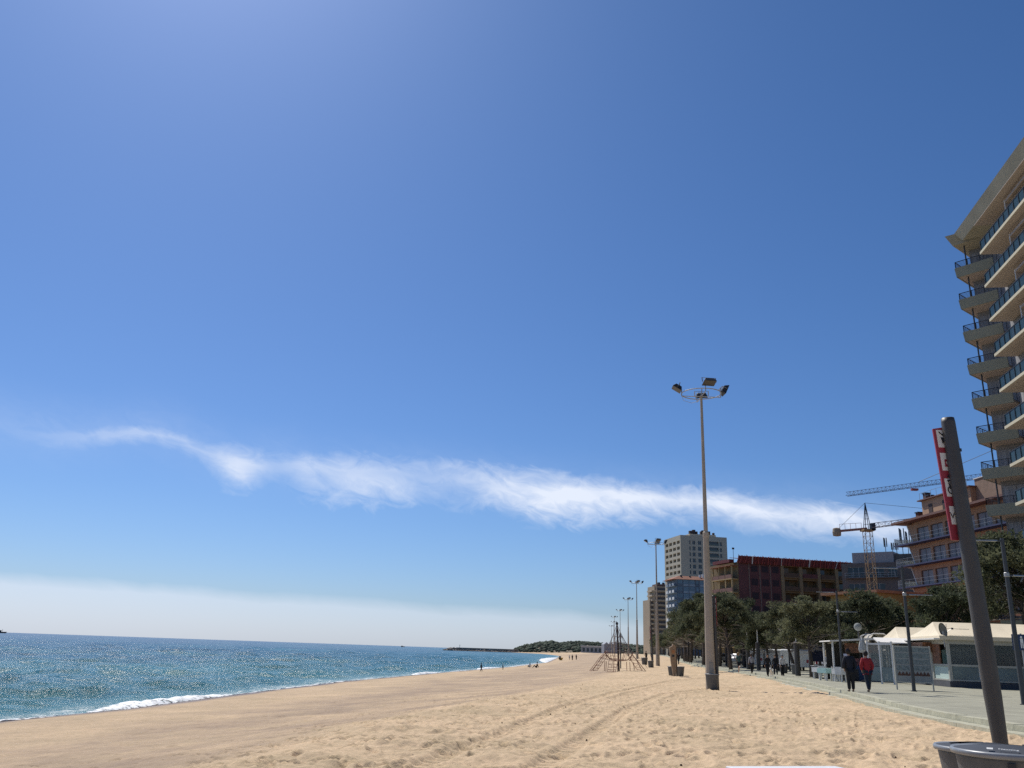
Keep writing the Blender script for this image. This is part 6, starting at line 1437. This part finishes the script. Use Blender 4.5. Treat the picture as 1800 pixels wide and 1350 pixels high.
person('person in a long dark navy coat walking away, left one of the couple', feet(1497, 1216), -.12, 1.64, navy, blackc, 'black', 'stand', long_coat=.16, arms='pocket')
person('person in a red jacket and dark jeans walking away beside the one in navy', feet(1528, 1217), -.05, 1.58, redc, denim, 'black', 'walk', long_coat=.06, arms='pocket')
person('runner in a green jersey and black shorts on the promenade', feet(1300, 1183), .1, 1.55, greenc, blackc, 'fair', 'run', shorts=True)
person('person in a grey sweater walking right beside the runner', feet(1322, 1184), .0, 1.48, greyc, blackc, 'brown', 'walk')
person('stout person in black coming towards the camera, left one of the walking group', feet(1350, 1189), PI, 1.46, blackc, blackc, 'black', 'walk', long_coat=.05)
person('person in black taking a stride in the middle of the walking group', feet(1364, 1187), PI - .4, 1.46, blackc, navy, 'brown', 'walk')
person('person in black trousers and pale top, right one of the walking group', feet(1376, 1189), PI + .2, 1.45, whitec, blackc, 'grey', 'stand')
for u, v, fz, h, jk, tr, hr, po, l in ((1228, 1162.5, 0, 1.6, navy, blackc, 'black', 'walk', 'small far person in dark clothes under the distant pines'), (1193, 1170, .3, 1.6, navy, denim, 'brown', 'walk', 'far person in navy above the bin by the totem'), (1136, 1158, .2, 1.65, blackc, blackc, 'black', 'stand', 'far person in black left of the second mast foot'), (1146, 1158.5, .6, 1.65, navy, denim, 'black', 'stand', 'far person in navy close to the second mast foot')):
    p = atz(u, v, PROM) if u > 1200 else at(u, v, 128 if u > 1190 else 165); x, y = p.x, p.y; person(l, (x, y, float(prom_z(y)) if x > tab(KX, y) else gz(x, y)), fz, h, jk, tr, hr, po, hands=False)
for u, Y, fz, h, jk, tr, po, l in ((846, 136.5, 1.2, 1.2, blackc, blackc, 'walk', 'small figure standing at the water edge'), (884, 147, 1.2, .9, blackc, denim, 'stand', 'child in dark clothes standing near the surf'), (943, 158, 1.5, 1.7, blackc, blackc, 'sit', 'person in black sitting on the sand near the water'),
                                  (1006, 300, 0, 1.75, blackc, blackc, 'stand', 'far person in black standing on the sand, left of a pair'), (1013, 303, .4, 1.7, navy, blackc, 'stand', 'far person in navy standing on the sand, right of a pair'), (1001, 330, .4, 1.6, whitec, navy, 'walk', 'far person with a pale top behind the pair on the sand'), (931, 170, .4, 1.5, whitec, denim, 'sit', 'person in a pale shirt sitting by the water')):
    v = 1172
    for _ in range(3): p = at(u, v, Y); z = gz(p.x, p.y); v += (p.z - z) * F / Y
    p = at(u, v, Y); person(l, (p.x, p.y, gz(p.x, p.y)), fz, h, jk, tr, 'black', po, hands=False)
def build_dog():
    p = atz(1357, 1190, PROM); T = thing('dog', 'small white dog on the promenade between the walking people', 'dog', (p.x, p.y, PROM), PI - .5); m = mat('dog_white', (.68, .66, .62), .9, .12, 9, bump=.6, bscale=40)
    V = [(0, -.20, .36), (0, 0, .35), (0, .20, .37), (0, .30, .46), (0, .36, .52), (0, .44, .50), (0, .50, .48)]; Rr = [.085, .09, .11, .065, .07, .045, .03]; E = [(i, i + 1) for i in range(6)]
    def ch(base, pts):
        pr = base
        for q, r in pts: V.append(q); Rr.append(r); E.append((pr, len(V) - 1)); pr = len(V) - 1
    for s in (-1, 1):
        ch(0, [((s * .06, -.20, .28), .055), ((s * .065, -.13, .20), .035), ((s * .065, -.25, .12), .022), ((s * .065, -.23, .02), .02), ((s * .065, -.19, .015), .02)]); ch(2, [((s * .06, .20, .26), .042), ((s * .06, .17, .15), .026), ((s * .06, .20, .03), .02), ((s * .06, .23, .015), .02)]); ch(4, [((s * .05, .35, .59), .02), ((s * .07, .36, .54), .015)])
    ch(0, [((0, -.30, .42), .025), ((0, -.36, .52), .02), ((0, -.33, .58), .012)])
    skinned('body', V, E, Rr, m, T, 1, root=1); B = MB(); B.ball((0, .53, .485), .014, 5); B.ball((.035, .42, .535), .01, 5); B.ball((-.035, .42, .535), .01, 5); B.build('eyes_and_nose', black_m, T)
build_dog()
# small things on sand and sea
def build_small():
    p = at(986, 1160, 330); z = gz(p.x, p.y); T = thing('rescue_boat', 'small yellow rescue boat drawn up by the surf', 'boat', (p.x, p.y, z), 1.3); ym = mat('boat_yellow', (.62, .42, .04), .5)
    B = MB(); n = 10; pr = []
    for i in range(n + 1): t = i / n; w = .95 * math.sin(PI * min(1, t * .8 + .2)) ** .6 if t < .999 else .02; pr.append((t * 4.4 - 2.2, max(w, .03)))
    for i in range(n):
        (x0, w0), (x1, w1) = pr[i], pr[i + 1]
        for s in (-1, 1): q = [(x0, 0, .1), (x1, 0, .1), (x1, s * w1, .95), (x0, s * w0, .95)]; B.quad(*(q if s > 0 else q[::-1]))
        B.quad((x0, -w0 * .85, .7), (x1, -w1 * .85, .7), (x1, w1 * .85, .7), (x0, w0 * .85, .7))
    B.build('hull', ym, T); MB().box(-1.9, -1.5, -.3, .3, .7, 1.5).build('motor', dark_metal, T); MB().tube([(.3, 0, .7), (.3, 0, 2.0)], .04, 6).build('post', white_m, T)
    for u, v, s, l in ((3, 1110.3, 1.0, 'small dark boat on the sea horizon at the left edge'), (708, 1135.8, .45, 'tiny boat on the horizon in the middle of the sea')):
        p = at(u, v, 3200); T = thing('fishing_boat', l, 'boat', (p.x, p.y, SEA_Z), .1); T.scale = (s,) * 3; B = MB(); B.hexa([(-14, -3, -.5), (13, -3, -.5), (13, 3, -.5), (-14, 3, -.5), (-15, -4, 4), (18, -1, 5), (18, 1, 5), (-15, 4, 4)]); B.build('hull', dark_metal, T); MB().box(-11, -2, -2.5, 2.5, 4, 10).build('wheelhouse', grey_metal, T); MB().bar((2, 0, 4.5), (2, 0, 14), .8).build('mast', dark_metal, T)
    p = at(1052, 1146, 620); T = thing('beach_hut', 'long low pale beach building at the foot of the headland woods', 'building', (p.x, p.y, 1.3), -.2); MB().box(-12, 6, 0, 7, 0, 4.2).build('wall', mat('hut_wall', (.33, .35, .38), .8), T); MB().box(-12.5, 6.5, -.5, 7.5, 4.2, 4.7).build('roof', white_m, T)
    for k in range(6): MB().box(-11 + k * 2.8, -9.4 + k * 2.8, -.05, -.003, .8, 3.2).build('window', glass_dark, T)
    p = at(1062, 1146, 560); T = thing('grey_beach_building', 'taller grey gabled building right of the low beach hut', 'building', (p.x, p.y, 1.3), .1); MB().box(0, 9, 0, 8, 0, 5.5).build('wall', mat('gable_wall', (.25, .26, .30), .8), T); B = MB()
    for k in range(3): B.prism([(k * 3, -.3), (k * 3 + 3, -.3), (k * 3 + 3, 8.3), (k * 3, 8.3)], 5.5, 6.8, top=[(k * 3 + 1.45, -.3), (k * 3 + 1.55, -.3), (k * 3 + 1.55, 8.3), (k * 3 + 1.45, 8.3)])
    B.build('roof', mat('gable_roof', (.3, .32, .36), .7), T)
    rg = random.Random(9)
    B = MB()   # driftwood bits and pebbles
    for _ in range(260):
        y = 9 + 40 * rg.random() ** 1.5; x = rg.uniform(-9, 10.2) if y < 25 else rg.uniform(-14, 12)
        if x > tab(KX, y) - 1 or x < tab(BX, y) - 1.0: continue
        z = gz(x, y) + .015; r = rg.uniform(.008, .024); a = rg.uniform(0, 6.28)
        B.hexa([(x - r, y - r * .6, z - .02), (x + r, y - r * .7, z - .02), (x + r * .8, y + r, z - .02), (x - r, y + r * .7, z - .02), (x - r * .6, y - r * .4, z + r * .6), (x + r * .5, y - r * .4, z + r * .7), (x + r * .5, y + r * .5, z + r * .5), (x - r * .5, y + r * .4, z + r * .6)])
    tag(B.build('beach_debris', mat('debris', (.10, .07, .05), .9, .4, 8)), kind='stuff', label='scattered dark pebbles and driftwood bits on the sand', cat='debris')
build_small()
